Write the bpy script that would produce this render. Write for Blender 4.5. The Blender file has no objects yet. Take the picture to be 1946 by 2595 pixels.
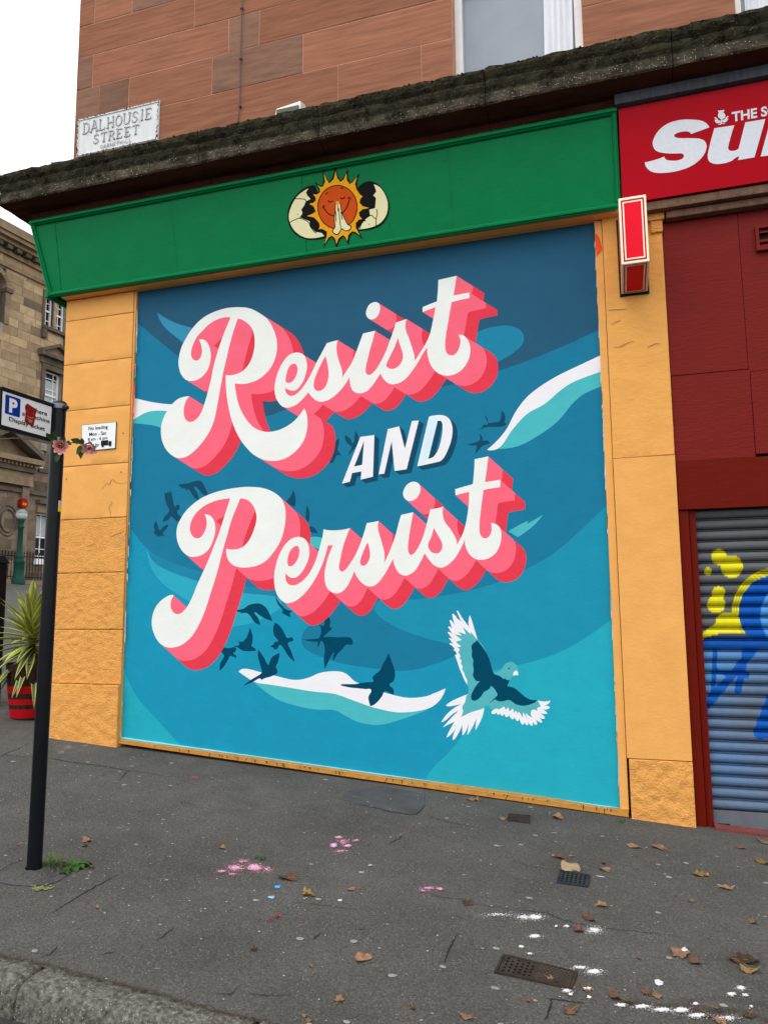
import bpy, bmesh, math, random
import numpy as np
from mathutils import Vector, Matrix, noise
from mathutils.geometry import delaunay_2d_cdt

# ------------------------------------------------------------------ camera
S = bpy.context.scene
CX, CY, F = 973.0, 1297.5, 1880.0            # calibrated on the 1946 x 2595 photograph
CAM = np.array([0.0, -5.6, 1.68])
_y, _p, _r = [math.radians(a) for a in (17.12, 6.96, -0.5)]
FW = np.array([-math.sin(_y)*math.cos(_p), math.cos(_y)*math.cos(_p), math.sin(_p)])
_r0 = np.array([math.cos(_y), math.sin(_y), 0.0]); _u0 = np.cross(_r0, FW)
RT = _r0*math.cos(_r) + _u0*math.sin(_r); UP = -_r0*math.sin(_r) + _u0*math.cos(_r)
cam = bpy.data.cameras.new('camera'); camo = bpy.data.objects.new('camera', cam)
S.collection.objects.link(camo); S.camera = camo
m = Matrix.Identity(4)
for i in range(3):
    m[i][0] = RT[i]; m[i][1] = UP[i]; m[i][2] = -FW[i]; m[i][3] = CAM[i]
camo.matrix_world = m
cam.sensor_fit = 'VERTICAL'; cam.sensor_height = 36.0; cam.lens = F/2595*36.0
cam.clip_end = 2000; cam.clip_start = 0.05

# ------------------------------------------------------------------ sky, sun, exposure
SKY_K = 9.5
SUN_EL, SUN_AZ = math.radians(58), math.radians(205)     # behind the camera, veiled
world = bpy.data.worlds.new('World'); S.world = world; world.use_nodes = True
wn = world.node_tree.nodes; wl = world.node_tree.links
for n in list(wn): wn.remove(n)
wo = wn.new('ShaderNodeOutputWorld'); bg = wn.new('ShaderNodeBackground')
sky = wn.new('ShaderNodeTexSky'); sky.sky_type = 'NISHITA'; sky.sun_disc = False
sky.sun_elevation = SUN_EL; sky.sun_rotation = SUN_AZ; sky.air_density = 1.0; sky.dust_density = 6.0; sky.ozone_density = 1.0
hs = wn.new('ShaderNodeHueSaturation'); hs.inputs['Saturation'].default_value = 0.10
gm = wn.new('ShaderNodeGamma'); gm.inputs[1].default_value = 0.22          # cloud cover evens the sky out
sc_ = wn.new('ShaderNodeVectorMath'); sc_.operation = 'SCALE'; sc_.inputs['Scale'].default_value = SKY_K
wl.new(sky.outputs[0], hs.inputs['Color']); wl.new(hs.outputs[0], gm.inputs[0]); wl.new(gm.outputs[0], sc_.inputs[0]); wl.new(sc_.outputs[0], bg.inputs[0]); wl.new(bg.outputs[0], wo.inputs[0])
bg.inputs[1].default_value = 0.15
sl = bpy.data.lights.new('sun', 'SUN'); sl.energy = 0.6; sl.angle = math.radians(40); sl.color = (1, 0.97, 0.93)
so = bpy.data.objects.new('sun', sl); S.collection.objects.link(so)
sd = Vector((math.sin(SUN_AZ)*math.cos(SUN_EL), math.cos(SUN_AZ)*math.cos(SUN_EL), math.sin(SUN_EL)))
so.rotation_euler = sd.to_track_quat('Z', 'Y').to_euler(); so.location = (0, -20, 30)
S.view_settings.view_transform = 'Standard'; S.view_settings.look = 'None'
S.view_settings.exposure = -0.10; S.view_settings.gamma = 1.0; S.view_settings.use_curve_mapping = False
S.render.engine = 'CYCLES'

rnd = random.Random(7)
ZR = 1.68                                    # eye height: z = ZR + height relative to the eye

# ------------------------------------------------------------------ photo pixel -> place
def ray(x, y): return RT*((x-CX)/F) + UP*((CY-y)/F) + FW
def W(x, y, Y=0.0):
    d = ray(x, y); return CAM + d*((Y-CAM[1])/d[1])
def plane_hit(x, y, o, n):
    d = ray(x, y); o = np.asarray(o); n = np.asarray(n)
    return CAM + d*(((o-CAM) @ n)/(d @ n))
GX, GC, G0 = -0.068, 0.025, 0.19
def gz(X, Y):                                # pavement height
    z = G0 + GX*X + GC*min(Y, 0.0)
    if X < -7.0: z += (-7.0-max(X, -26.0))*0.05
    return z
GN = np.array([-GX, -GC, 1.0])
def G(x, y, dz=0.0): return plane_hit(x, y, (0, 0, G0+dz), GN)
def depth_at(x, y, depth): return CAM + ray(x, y)*depth
def proj(P):
    v = np.asarray(P)-CAM; k = v @ FW; return CX+F*(v @ RT)/k, CY-F*(v @ UP)/k
# regions studied in the photograph: zoomed coordinates -> full pixels
REG = dict(A=(340, 740, 540), B=(680, 680, 600), C=(340, 1160, 520), D=(680, 1140, 720), E=(820, 1000, 500), F=(520, 1480, 640),
           G=(1080, 1530, 340), M=(300, 560, 1280), K=(400, 350, 700), R1=(0, 0, 700), R2=(600, 0, 700), R3=(1246, 0, 700),
           L4=(0, 400, 500), L1=(0, 700, 400), L2=(0, 1150, 400), L3=(0, 1450, 400), Q=(1446, 1150, 500), Q7=(1446, 400, 500),
           Q2=(1446, 1700, 500), B8=(500, 2000, 700), B9=(1200, 2000, 746), B4=(0, 1850, 500), B7=(0, 2195, 700), P=(0, 0, 1659))
def Z(r, x, y):
    o = REG[r]; k = o[2]/1659.0; return (o[0]+x*k, o[1]+y*k)

# ------------------------------------------------------------------ materials
MATS = {}
def lin(c): return tuple((v/12.92 if v <= 0.04045 else ((v+0.055)/1.055)**2.4) for v in [q/255.0 for q in c])
def mat(name, col, rough=0.7, var=0.12, scale=8.0, bump=0.0, bscale=60.0, rand=0.0, dark=None, dscale=3.0, damt=0.0, spec=0.4, stretch=(1, 1, 1),
        metal=0.0, attr=None, detail=6.0, bdist=0.01, speck=None, speck_scale=60.0, speck_size=0.12, fine=0.0, fscale=90.0):
    """procedural surface: colour with noise mottling, optional stains, specks, relief and a per-object shift"""
    if name in MATS: return MATS[name]
    M = bpy.data.materials.new(name); M.use_nodes = True
    N = M.node_tree.nodes; L = M.node_tree.links; b = N['Principled BSDF']
    b.inputs['Roughness'].default_value = rough; b.inputs['Specular IOR Level'].default_value = spec*0.12; b.inputs['Metallic'].default_value = metal
    tc = N.new('ShaderNodeTexCoord'); mp = N.new('ShaderNodeMapping'); mp.inputs['Scale'].default_value = stretch
    L.new(tc.outputs['Object'], mp.inputs['Vector'])
    vec = mp.outputs[0]
    if rand:
        oi = N.new('ShaderNodeObjectInfo'); va = N.new('ShaderNodeVectorMath'); va.operation = 'MULTIPLY_ADD'
        cm = N.new('ShaderNodeCombineXYZ')
        for k in range(3): L.new(oi.outputs['Random'], cm.inputs[k])
        va.inputs[1].default_value = (37, 91, 53); L.new(cm.outputs[0], va.inputs[0]); L.new(vec, va.inputs[2]); vec = va.outputs[0]
    if attr:
        at = N.new('ShaderNodeAttribute'); at.attribute_name = attr; base = at.outputs['Color']
    else:
        rg = N.new('ShaderNodeRGB'); rg.outputs[0].default_value = (*col, 1); base = rg.outputs[0]
    nz = N.new('ShaderNodeTexNoise'); nz.inputs['Scale'].default_value = scale; nz.inputs['Detail'].default_value = detail; nz.inputs['Roughness'].default_value = 0.62
    L.new(vec, nz.inputs['Vector'])
    mr = N.new('ShaderNodeMapRange'); mr.inputs[1].default_value = 0.3; mr.inputs[2].default_value = 0.7
    mr.inputs[3].default_value = 1-var; mr.inputs[4].default_value = 1+var; L.new(nz.outputs['Fac'], mr.inputs[0])
    vm = N.new('ShaderNodeVectorMath'); vm.operation = 'SCALE'; L.new(base, vm.inputs[0]); L.new(mr.outputs[0], vm.inputs['Scale'])
    c = vm.outputs[0]
    if rand:
        r2 = N.new('ShaderNodeMapRange'); r2.inputs[3].default_value = 1-rand; r2.inputs[4].default_value = 1+rand
        L.new(oi.outputs['Random'], r2.inputs[0])
        v2 = N.new('ShaderNodeVectorMath'); v2.operation = 'SCALE'; L.new(c, v2.inputs[0]); L.new(r2.outputs[0], v2.inputs['Scale']); c = v2.outputs[0]
    if dark is not None:
        n2 = N.new('ShaderNodeTexNoise'); n2.inputs['Scale'].default_value = dscale; n2.inputs['Detail'].default_value = 8; n2.inputs['Roughness'].default_value = 0.7
        L.new(vec, n2.inputs['Vector'])
        m2 = N.new('ShaderNodeMapRange'); m2.inputs[1].default_value = 0.62-0.25*damt; m2.inputs[2].default_value = 0.72-0.1*damt
        m2.inputs[4].default_value = min(1, 0.35+damt); L.new(n2.outputs['Fac'], m2.inputs[0])
        mx = N.new('ShaderNodeMix'); mx.data_type = 'RGBA'; L.new(m2.outputs[0], mx.inputs[0]); L.new(c, mx.inputs[6]); mx.inputs[7].default_value = (*dark, 1); c = mx.outputs[2]
    if speck is not None:
        vo = N.new('ShaderNodeTexVoronoi'); vo.inputs['Scale'].default_value = speck_scale; L.new(vec, vo.inputs['Vector'])
        n3 = N.new('ShaderNodeTexNoise'); n3.inputs['Scale'].default_value = speck_scale*0.12; L.new(vec, n3.inputs['Vector'])
        ma = N.new('ShaderNodeMath'); ma.operation = 'MULTIPLY'; L.new(n3.outputs['Fac'], ma.inputs[0]); ma.inputs[1].default_value = speck_size*2
        lt = N.new('ShaderNodeMath'); lt.operation = 'LESS_THAN'; L.new(vo.outputs['Distance'], lt.inputs[0]); L.new(ma.outputs[0], lt.inputs[1])
        sp = N.new('ShaderNodeSeparateColor'); L.new(vo.outputs['Color'], sp.inputs[0])
        gt = N.new('ShaderNodeMath'); gt.operation = 'GREATER_THAN'; L.new(sp.outputs[0], gt.inputs[0]); gt.inputs[1].default_value = 0.62
        mu = N.new('ShaderNodeMath'); mu.operation = 'MULTIPLY'; L.new(lt.outputs[0], mu.inputs[0]); L.new(gt.outputs[0], mu.inputs[1])
        mx = N.new('ShaderNodeMix'); mx.data_type = 'RGBA'; L.new(mu.outputs[0], mx.inputs[0]); L.new(c, mx.inputs[6]); mx.inputs[7].default_value = (*speck, 1); c = mx.outputs[2]
    if fine:
        n5 = N.new('ShaderNodeTexNoise'); n5.inputs['Scale'].default_value = fscale; n5.inputs['Detail'].default_value = 4; n5.inputs['Roughness'].default_value = 0.75; L.new(vec, n5.inputs['Vector'])
        m5 = N.new('ShaderNodeMapRange'); m5.inputs[1].default_value = 0.28; m5.inputs[2].default_value = 0.72; m5.inputs[3].default_value = 1-fine; m5.inputs[4].default_value = 1+fine; L.new(n5.outputs['Fac'], m5.inputs[0])
        v5 = N.new('ShaderNodeVectorMath'); v5.operation = 'SCALE'; L.new(c, v5.inputs[0]); L.new(m5.outputs[0], v5.inputs['Scale']); c = v5.outputs[0]
    L.new(c, b.inputs['Base Color'])
    if bump:
        n4 = N.new('ShaderNodeTexNoise'); n4.inputs['Scale'].default_value = bscale; n4.inputs['Detail'].default_value = 7; n4.inputs['Roughness'].default_value = 0.6
        L.new(vec, n4.inputs['Vector'])
        bp = N.new('ShaderNodeBump'); bp.inputs['Strength'].default_value = bump; bp.inputs['Distance'].default_value = bdist
        L.new(n4.outputs['Fac'], bp.inputs['Height']); L.new(bp.outputs[0], b.inputs['Normal'])
    MATS[name] = M; return M
def paint_mat(name, rgb, **k):
    d = dict(rough=0.55, var=0.05, scale=5, bump=0.25, bscale=22, bdist=0.006, stretch=(1, 1, 1.6), spec=0.35); d.update(k)
    return mat(name, lin(rgb), **d)

# ------------------------------------------------------------------ object helpers
COL = S.collection
def tag(o, label=None, cat=None, group=None, kind=None):
    if label: o['label'] = label
    if cat: o['category'] = cat
    if group: o['group'] = group
    if kind: o['kind'] = kind
    return o
def thing(name, loc, label, cat, group=None):
    o = bpy.data.objects.new(name, None); COL.objects.link(o); o.location = loc; o.empty_display_size = 0.1
    return tag(o, label, cat, group)
def root_loc(p):
    v = Vector((0, 0, 0))
    while p is not None: v += p.location; p = p.parent
    return v
class MB:
    """collects shapes in world coordinates and links them as ONE mesh object"""
    def __init__(s): s.v = []; s.f = []; s.mi = []
    def add(s, vs, fs, mi=0):
        o = len(s.v); s.v += [tuple(map(float, q)) for q in vs]; s.f += [tuple(o+i for i in f) for f in fs]; s.mi += [mi]*len(fs); return s
    def box(s, x0, x1, y0, y1, z0, z1, mi=0):
        return s.add([(x0, y0, z0), (x1, y0, z0), (x1, y1, z0), (x0, y1, z0), (x0, y0, z1), (x1, y0, z1), (x1, y1, z1), (x0, y1, z1)],
                     [(0, 3, 2, 1), (4, 5, 6, 7), (0, 1, 5, 4), (1, 2, 6, 5), (2, 3, 7, 6), (3, 0, 4, 7)], mi)
    def hexa(s, p, mi=0):                     # 8 corners: 4 front (ccw) then 4 back
        return s.add(p, [(0, 1, 2, 3), (7, 6, 5, 4), (0, 4, 5, 1), (1, 5, 6, 2), (2, 6, 7, 3), (3, 7, 4, 0)], mi)
    def slab(s, quad, n, t, mi=0):            # quad pushed back along -n by t
        n = np.asarray(n, float); q = [np.asarray(a, float) for a in quad]; return s.hexa(q+[a-n*t for a in q], mi)
    def tube(s, pts, r, seg=10, mi=0, cap=True):
        pts = [Vector(tuple(map(float, p))) for p in pts]; rs = r if isinstance(r, (list, tuple)) else [r]*len(pts)
        o = len(s.v); up = None
        for i, p in enumerate(pts):
            t = (pts[min(i+1, len(pts)-1)]-pts[max(i-1, 0)]).normalized()
            a = t.orthogonal().normalized() if up is None else (up-t*up.dot(t)).normalized()
            up = a; b = t.cross(a)
            for k in range(seg):
                an = 2*math.pi*k/seg; q = p+(a*math.cos(an)+b*math.sin(an))*rs[i]; s.v.append(tuple(q))
        for i in range(len(pts)-1):
            for k in range(seg):
                s.f.append((o+i*seg+k, o+i*seg+(k+1) % seg, o+(i+1)*seg+(k+1) % seg, o+(i+1)*seg+k)); s.mi.append(mi)
        if cap:
            s.f.append(tuple(o+k for k in range(seg))[::-1]); s.f.append(tuple(o+(len(pts)-1)*seg+k for k in range(seg))); s.mi += [mi, mi]
        return s
    def lathe(s, c, prof, seg=24, mi=0):      # prof: (radius, z)
        o = len(s.v)
        for r, z in prof:
            for k in range(seg):
                a = 2*math.pi*k/seg; s.v.append((c[0]+r*math.cos(a), c[1]+r*math.sin(a), c[2]+z))
        for i in range(len(prof)-1):
            for k in range(seg):
                s.f.append((o+i*seg+k, o+i*seg+(k+1) % seg, o+(i+1)*seg+(k+1) % seg, o+(i+1)*seg+k)); s.mi.append(mi)
        return s
    def build(s, name, mats, parent=None, smooth=False, bevel=0.0):
        me = bpy.data.meshes.new(name); rl = root_loc(parent)
        me.from_pydata([(v[0]-rl.x, v[1]-rl.y, v[2]-rl.z) for v in s.v], [], s.f)
        mats = mats if isinstance(mats, (list, tuple)) else [mats]
        for q in mats: me.materials.append(q)
        if len(mats) > 1: me.polygons.foreach_set('material_index', s.mi)
        if smooth: me.polygons.foreach_set('use_smooth', [True]*len(me.polygons))
        me.update()
        o = bpy.data.objects.new(name, me); COL.objects.link(o); o.parent = parent
        if bevel:
            bm = bmesh.new(); bm.from_mesh(me); bmesh.ops.recalc_face_normals(bm, faces=bm.faces)
            bmesh.ops.bevel(bm, geom=bm.edges[:], offset=bevel, segments=2, affect='EDGES', profile=0.6, clamp_overlap=True)
            bm.to_mesh(me); bm.free()
        return o

def relief_face(mb, P, nu, nv, amp, sc, seed, edge=0.012, depth=0.08, mi=0):
    """front block: P(u,v) -> wall point (x,z); rough front face with rounded edges, sides going back by depth. wall faces -Y"""
    o = len(mb.v)
    wd = np.linalg.norm(np.array(P(1, 0.5))-np.array(P(0, 0.5))); hd = np.linalg.norm(np.array(P(0.5, 1))-np.array(P(0.5, 0))); eu = min(0.2, 0.006/wd); ev = min(0.2, 0.006/hd)
    us = [0.0, eu] + [eu+(1-2*eu)*i/nu for i in range(1, nu)] + [1-eu, 1.0]; vs = [0.0, ev] + [ev+(1-2*ev)*i/nv for i in range(1, nv)] + [1-ev, 1.0]
    for j, v in enumerate(vs):
        for i, u in enumerate(us):
            x, y, z = P(u, v)
            e = 0 if (i in (0, len(us)-1) or j in (0, len(vs)-1)) else 1
            d = amp*(noise.fractal(Vector((x*sc+seed, z*sc, seed*1.7)), 0.9, 2.1, 5)) if e else -edge
            mb.v.append((x, y-d, z))
    nx = len(us); ny = len(vs)
    for j in range(ny-1):
        for i in range(nx-1):
            mb.f.append((o+j*nx+i, o+j*nx+i+1, o+(j+1)*nx+i+1, o+(j+1)*nx+i)); mb.mi.append(mi)
    ring = [i for i in range(nx)]+[j*nx+nx-1 for j in range(1, ny)]+[(ny-1)*nx+i for i in range(nx-2, -1, -1)]+[j*nx for j in range(ny-2, 0, -1)]
    b = len(mb.v)
    for k in ring:
        x, y, z = mb.v[o+k]; mb.v.append((x, y+depth, z))
    for k in range(len(ring)):
        k2 = (k+1) % len(ring); mb.f.append((o+ring[k], b+k, b+k2, o+ring[k2])); mb.mi.append(mi)
    return mb

# smooth closed outline from traced points: "x,y x,y* ..." (* = corner)
def trace(reg, txt, sub=5, closed=True, raw=False):
    pts = []
    for t in txt.split():
        c = t.endswith('*'); x, y = t.rstrip('*').split(','); pts.append((*Z(reg, float(x), float(y)), c))
    if raw: return np.array([p[:2] for p in pts])
    n = len(pts); out = []
    for i in range(n if closed else n-1):
        a = pts[i]; b = pts[(i+1) % n]; p = pts[i-1]; q = pts[(i+2) % n]
        p1 = np.array(a[:2]); p2 = np.array(b[:2])
        brkA = a[2] or (not closed and i == 0); brkB = b[2] or (not closed and i == n-2)
        L = np.linalg.norm(p2-p1)
        def tang(u, v, w):
            t = np.array(w[:2])-np.array(u[:2]); return t/(np.linalg.norm(t)+1e-9)
        t1 = None if brkA else tang(p, a, b); t2 = None if brkB else tang(a, b, q)
        if t1 is None and t2 is None: out.append(p1); continue
        if t1 is None: t1 = 2*(p2-p1)/L-t2; t1 = t1/np.linalg.norm(t1)
        if t2 is None: t2 = 2*(p2-p1)/L-t1; t2 = t2/np.linalg.norm(t2)
        for k in range(sub):
            s = k/sub; h = s*s*(3-2*s)
            out.append((2*s**3-3*s**2+1)*p1+(s**3-2*s**2+s)*L*t1+(-2*s**3+3*s**2)*p2+(s**3-s**2)*L*t2)
    if not closed: out.append(np.array(pts[-1][:2]))
    return np.array(out)
def ribbon(pl, w, taper=False):
    pl = np.array(pl); L = []; R_ = []
    for i in range(len(pl)):
        t = pl[min(i+1, len(pl)-1)]-pl[max(i-1, 0)]; t = t/(np.linalg.norm(t)+1e-9); nn = np.array([-t[1], t[0]])
        ww = w*(0.35+0.65*math.sin(math.pi*i/(len(pl)-1)) if taper else 1)/2
        L.append(pl[i]+nn*ww); R_.append(pl[i]-nn*ww)
    return np.array(L+R_[::-1])
def inside(C, poly):
    x, y = C[:, 0], C[:, 1]; r = np.zeros(len(C), bool); n = len(poly)
    for i in range(n):
        x1, y1 = poly[i]; x2, y2 = poly[(i+1) % n]
        if y1 == y2: continue
        c = (y1 > y) != (y2 > y)
        r ^= c & (x < (x2-x1)*(y-y1)/(y2-y1)+x1)
    return r
class Shape:
    """one painted shape: outlines, holes, optional sweep vector (a painted block-letter side)"""
    def __init__(s, name, mat, outs, holes=(), sweep=None): s.name = name; s.mat = mat; s.outs = outs; s.holes = list(holes); s.sweep = sweep
    def edges(s):
        E = []
        for o in list(s.outs)+s.holes:
            if s.sweep is None: E.append((o, True)); continue
            d = np.array(s.sweep); E.append((o, True)); E.append((o+d, True))
            nn = np.array([-d[1], d[0]]); h = o @ nn
            for i in range(len(o)):
                a = h[i]-h[i-1]; b = h[i]-h[(i+1) % len(o)]
                if a*b > 0: E.append((np.array([o[i], o[i]+d]), False))
        return E
    def test(s, C):
        r = np.zeros(len(C), bool)
        for o in s.outs: r |= inside(C, o)
        for o in s.holes: r &= ~inside(C, o)
        if s.sweep is not None:
            d = np.array(s.sweep); A = C; Bp = C-d
            for o in list(s.outs)+s.holes:
                for i in range(len(o)):
                    p = o[i]; q = o[(i+1) % len(o)]; e = q-p
                    s1 = e[0]*(A[:, 1]-p[1])-e[1]*(A[:, 0]-p[0]); s2 = e[0]*(Bp[:, 1]-p[1])-e[1]*(Bp[:, 0]-p[0])
                    u1 = -d[0]*(p[1]-A[:, 1])+d[1]*(p[0]-A[:, 0]); u2 = -d[0]*(q[1]-A[:, 1])+d[1]*(q[0]-A[:, 0])
                    r |= (s1*s2 < 0) & (u1*u2 < 0)
        return r
def paint(shapes, frame, to3d, parent, sub_of=None, min_area=6.0):
    """flat painting: split the frame into one planar partition, topmost shape wins, one mesh per shape"""
    V = []; E = []
    def loop(o, closed):
        b = len(V); V.extend([Vector((float(p[0]), float(p[1]))) for p in o]); n = len(o)
        E.extend([(b+i, b+(i+1) % n) for i in range(n if closed else n-1)])
    loop(frame, True)
    for s in shapes:
        for o, c in s.edges(): loop(o, c)
    ov, oe, of, _, _, _ = delaunay_2d_cdt(V, E, [], 0, 1e-3)
    P = np.array([tuple(v) for v in ov]); Ft = np.array([tuple(f) for f in of if len(f) == 3])
    C = P[Ft].mean(axis=1); own = np.full(len(Ft), -1)
    ok = inside(C, frame)
    for i, s in enumerate(shapes): own[s.test(C)] = i
    own[~ok] = -1
    res = {}
    jobs = []
    for i, s in enumerate(shapes):             # every separate patch of a shape is a piece of its own
        T = Ft[own == i]
        if not len(T): continue
        par_ = {}
        def find(k):
            while par_.setdefault(k, k) != k: par_[k] = par_[par_[k]]; k = par_[k]
            return k
        for t in T:
            a = find(int(t[0]))
            for q in t[1:]: par_[find(int(q))] = a
        comp = {}
        for t in T: comp.setdefault(find(int(t[0])), []).append(t)
        for c_ in comp.values():
            c_ = np.array(c_); ar = np.abs(np.cross(P[c_[:, 1]]-P[c_[:, 0]], P[c_[:, 2]]-P[c_[:, 0]])).sum()/2
            if ar > min_area: jobs.append((i, s, c_))
    for i, s, T in jobs:
        ids = np.unique(T); mp = {k: j for j, k in enumerate(ids)}
        mb = MB(); v3 = [to3d(*P[k]) for k in ids]
        fs = []
        for t in T:
            a, b, c = [mp[k] for k in t]
            fs.append((a, c, b) if (np.cross(P[t[1]]-P[t[0]], P[t[2]]-P[t[0]]) < 0) else (a, b, c))
        fs = [(a, c, b) for a, b, c in fs]
        mb.add(v3, fs); par = parent
        if s.name.startswith('>') and sub_of: par = sub_of
        res[i] = mb.build(s.name.lstrip('>'), s.mat, par)
    return res

_txt = {}
def text_mesh(body, bold=0.0, spacing=1.0):
    k = (body, bold, spacing)
    if k not in _txt:
        cu = bpy.data.curves.new('t', 'FONT'); cu.body = body; cu.offset = bold; cu.space_character = spacing; cu.resolution_u = 4
        to = bpy.data.objects.new('t', cu); COL.objects.link(to); dg = bpy.context.evaluated_depsgraph_get(); dg.update()
        me = bpy.data.meshes.new_from_object(to.evaluated_get(dg))
        vs = np.array([tuple(v.co) for v in me.vertices]); fs = [tuple(p.vertices) for p in me.polygons]
        bpy.data.objects.remove(to); bpy.data.curves.remove(cu); bpy.data.meshes.remove(me)
        lo = vs.min(0); hi = vs.max(0); _txt[k] = ((vs-lo)/np.maximum(hi-lo, 1e-6), fs, (hi-lo))
    return _txt[k]
def text_on(body, u0, u1, v0, v1, uv3d, material, parent, name='lettering', bold=0.0):
    """text stretched over the box u0..u1, v0..v1 of a surface map uv3d(u,v)"""
    vs, fs, _ = text_mesh(body, bold)
    mb = MB(); mb.add([uv3d(u0+(u1-u0)*a[0], v0+(v1-v0)*a[1]) for a in vs], fs); return mb.build(name, material, parent)
def quad_map(tl, tr, br, bl, off=(0, 0, 0)):
    tl, tr, br, bl = [np.asarray(q, float) for q in (tl, tr, br, bl)]; off = np.asarray(off, float)
    return lambda u, v: (bl*(1-u)*(1-v)+br*u*(1-v)+tl*(1-u)*v+tr*u*v)+off

# ================================================================== THE SETTING: ground
asphalt = mat('asphalt', (0.098, 0.096, 0.090), rough=0.92, var=0.20, scale=1.7, bump=1.0, bscale=120, bdist=0.012, spec=0.3,
              dark=(0.060, 0.059, 0.054), dscale=0.8, damt=0.22, speck=(0.20, 0.195, 0.185), speck_scale=85, speck_size=0.22, detail=12, fine=0.5, fscale=80)
KY0, KY1 = -3.02, -3.165                      # kerb back and front edge
def grid(name, xs, ys, zf, material, label=None):
    mb = MB(); n = len(xs)
    vs = [(x, y, zf(x, y)) for y in ys for x in xs]
    fs = [(j*n+i, j*n+i+1, (j+1)*n+i+1, (j+1)*n+i) for j in range(len(ys)-1) for i in range(n-1)]
    mb.add(vs, fs); o = mb.build(name, material, smooth=True); return tag(o, label, kind='structure')
def rng(a, b, n): return [a+(b-a)*i/n for i in range(n+1)]
def pave_z(x, y):
    z = gz(x, y)
    if y > KY0+0.01 and x > -6.5 and x < 2 and y < -0.08: z += 0.004*noise.noise(Vector((x*1.3, y*1.3, 0)))+0.0012*noise.noise(Vector((x*9, y*9, 3)))
    return z
grid('pavement', rng(-60, -6.5, 40)+rng(-6.4, 2.2, 150)+rng(2.6, 30, 20), rng(KY0, 0.3, 80)+rng(0.6, 70, 50), pave_z, asphalt, 'dark worn asphalt pavement falling along the shop front')
grid('road', rng(-60, 30, 90), rng(-14, KY1-0.0, 40), lambda x, y: gz(x, y)-0.115, mat('road_asphalt', (0.05, 0.05, 0.052), rough=0.9, var=0.2, scale=4, bump=0.8, bscale=90, speck=(0.15, 0.15, 0.14), speck_scale=80), 'asphalt roadway below the kerb')
grid('terrain', rng(-600, 600, 60), rng(-600, 600, 60), lambda x, y: min(8, max(-12, gz(max(-60, min(40, x)), y)))-0.6, asphalt, 'ground of the surrounding streets')
# granite kerb, stone by stone
granite = mat('kerb_granite', (0.15, 0.145, 0.125), rough=0.9, var=0.6, scale=42, bump=1.0, bscale=75, bdist=0.02, dark=(0.040, 0.040, 0.034), dscale=26, damt=0.30, rand=0.06, detail=9, speck=(0.33, 0.32, 0.29), speck_scale=85, speck_size=0.22, fine=0.55, fscale=60)
kerb = bpy.data.objects.new('kerb', None); COL.objects.link(kerb); kerb.location = (-2, -3.09, 0.2)
tag(kerb, 'rough grey granite kerb between pavement and roadway', kind='structure')
kx = [-9.0, -7.9, -6.7, -5.6, -4.5, -3.35, -2.21, -1.28, -0.3, 0.7, 1.8, 3.0]
for i in range(len(kx)-1):
    a, b = kx[i]+0.006, kx[i+1]-0.006; n = 70; mb = MB()
    prof = [(KY0+0.02, -0.25), (KY0+0.01, 0.004), (KY0-0.05, 0.010), (KY1+0.035, 0.006), (KY1+0.010, -0.008), (KY1, -0.035), (KY1-0.006, -0.10), (KY1-0.008, -0.25)]
    vs = []
    for k in range(n+1):
        x = a+(b-a)*k/n
        for (y, dz) in prof:
            j = 0.006*noise.noise(Vector((x*13, y*30, dz*30)))+0.004*noise.noise(Vector((x*45, y*50, dz*50))); e = 0.010 if k in (0, n) else 0
            vs.append((x, y+j-e*0.3, gz(x, y)+dz+j-e))
    m_ = len(prof); fs = [(k*m_+q, (k+1)*m_+q, (k+1)*m_+q+1, k*m_+q+1) for k in range(n) for q in range(m_-1)]
    fs += [tuple(range(m_)), tuple(n*m_+q for q in range(m_))[::-1]]
    mb.add(vs, fs); mb.build('kerb_stone', granite, kerb, smooth=True)

# ================================================================== THE CORNER TENEMENT
XC = -4.873                                   # building corner
def zr(v): return ZR+v
sand = mat('red_sandstone', (0.295, 0.128, 0.078), rough=0.9, var=0.24, scale=4.0, stretch=(0.6, 1, 9), bump=0.5, bscale=70, rand=0.11, dark=(0.15, 0.085, 0.057), dscale=1.6, damt=0.2, spec=0.2, bdist=0.006)
sand_dull = mat('dull_sandstone', (0.225, 0.122, 0.085), rough=0.9, var=0.2, scale=5, stretch=(0.8, 1, 6), bump=0.5, bscale=80, rand=0.16, dark=(0.09, 0.06, 0.05), dscale=1.4, damt=0.25, spec=0.2, bdist=0.006)
mortar = mat('pale_mortar', (0.50, 0.27, 0.18), rough=0.95, var=0.2, scale=20, bump=0.4)
bld = thing('corner_tenement', (XC, 0, gz(XC, 0)), 'red sandstone corner tenement with mossy cornice above painted shop fronts', 'building')
WX0, WX1 = -1.09, -0.05                       # first floor window opening
V0, V1 = 1.05, 2.09                           # second window
WT = zr(6.35)
mb = MB()                                     # masonry core behind the facing stones
mb.box(XC+0.03, 9, 0.24, 9, gz(9, 0)-1, zr(2.9))
mb.box(XC+0.03, WX0, 0.0018, 9, zr(2.9), zr(9)); mb.box(WX0, WX1, 0.25, 9, zr(2.9), zr(9)); mb.box(WX0, WX1, 0.03, 0.25, WT, zr(9))
mb.box(WX1, V0, 0.0018, 9, zr(2.9), zr(9)); mb.box(V0, V1, 0.25, 9, zr(2.9), zr(9)); mb.box(V0, V1, 0.03, 0.25, WT, zr(9)); mb.box(V1, 9, 0.0018, 9, zr(2.9), zr(9))
mb.box(XC+0.03, XC+0.75, 0.03, 0.24, gz(9, 0)-1, zr(2.9)); 
mb.build('wall', mortar, bld)
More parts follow.
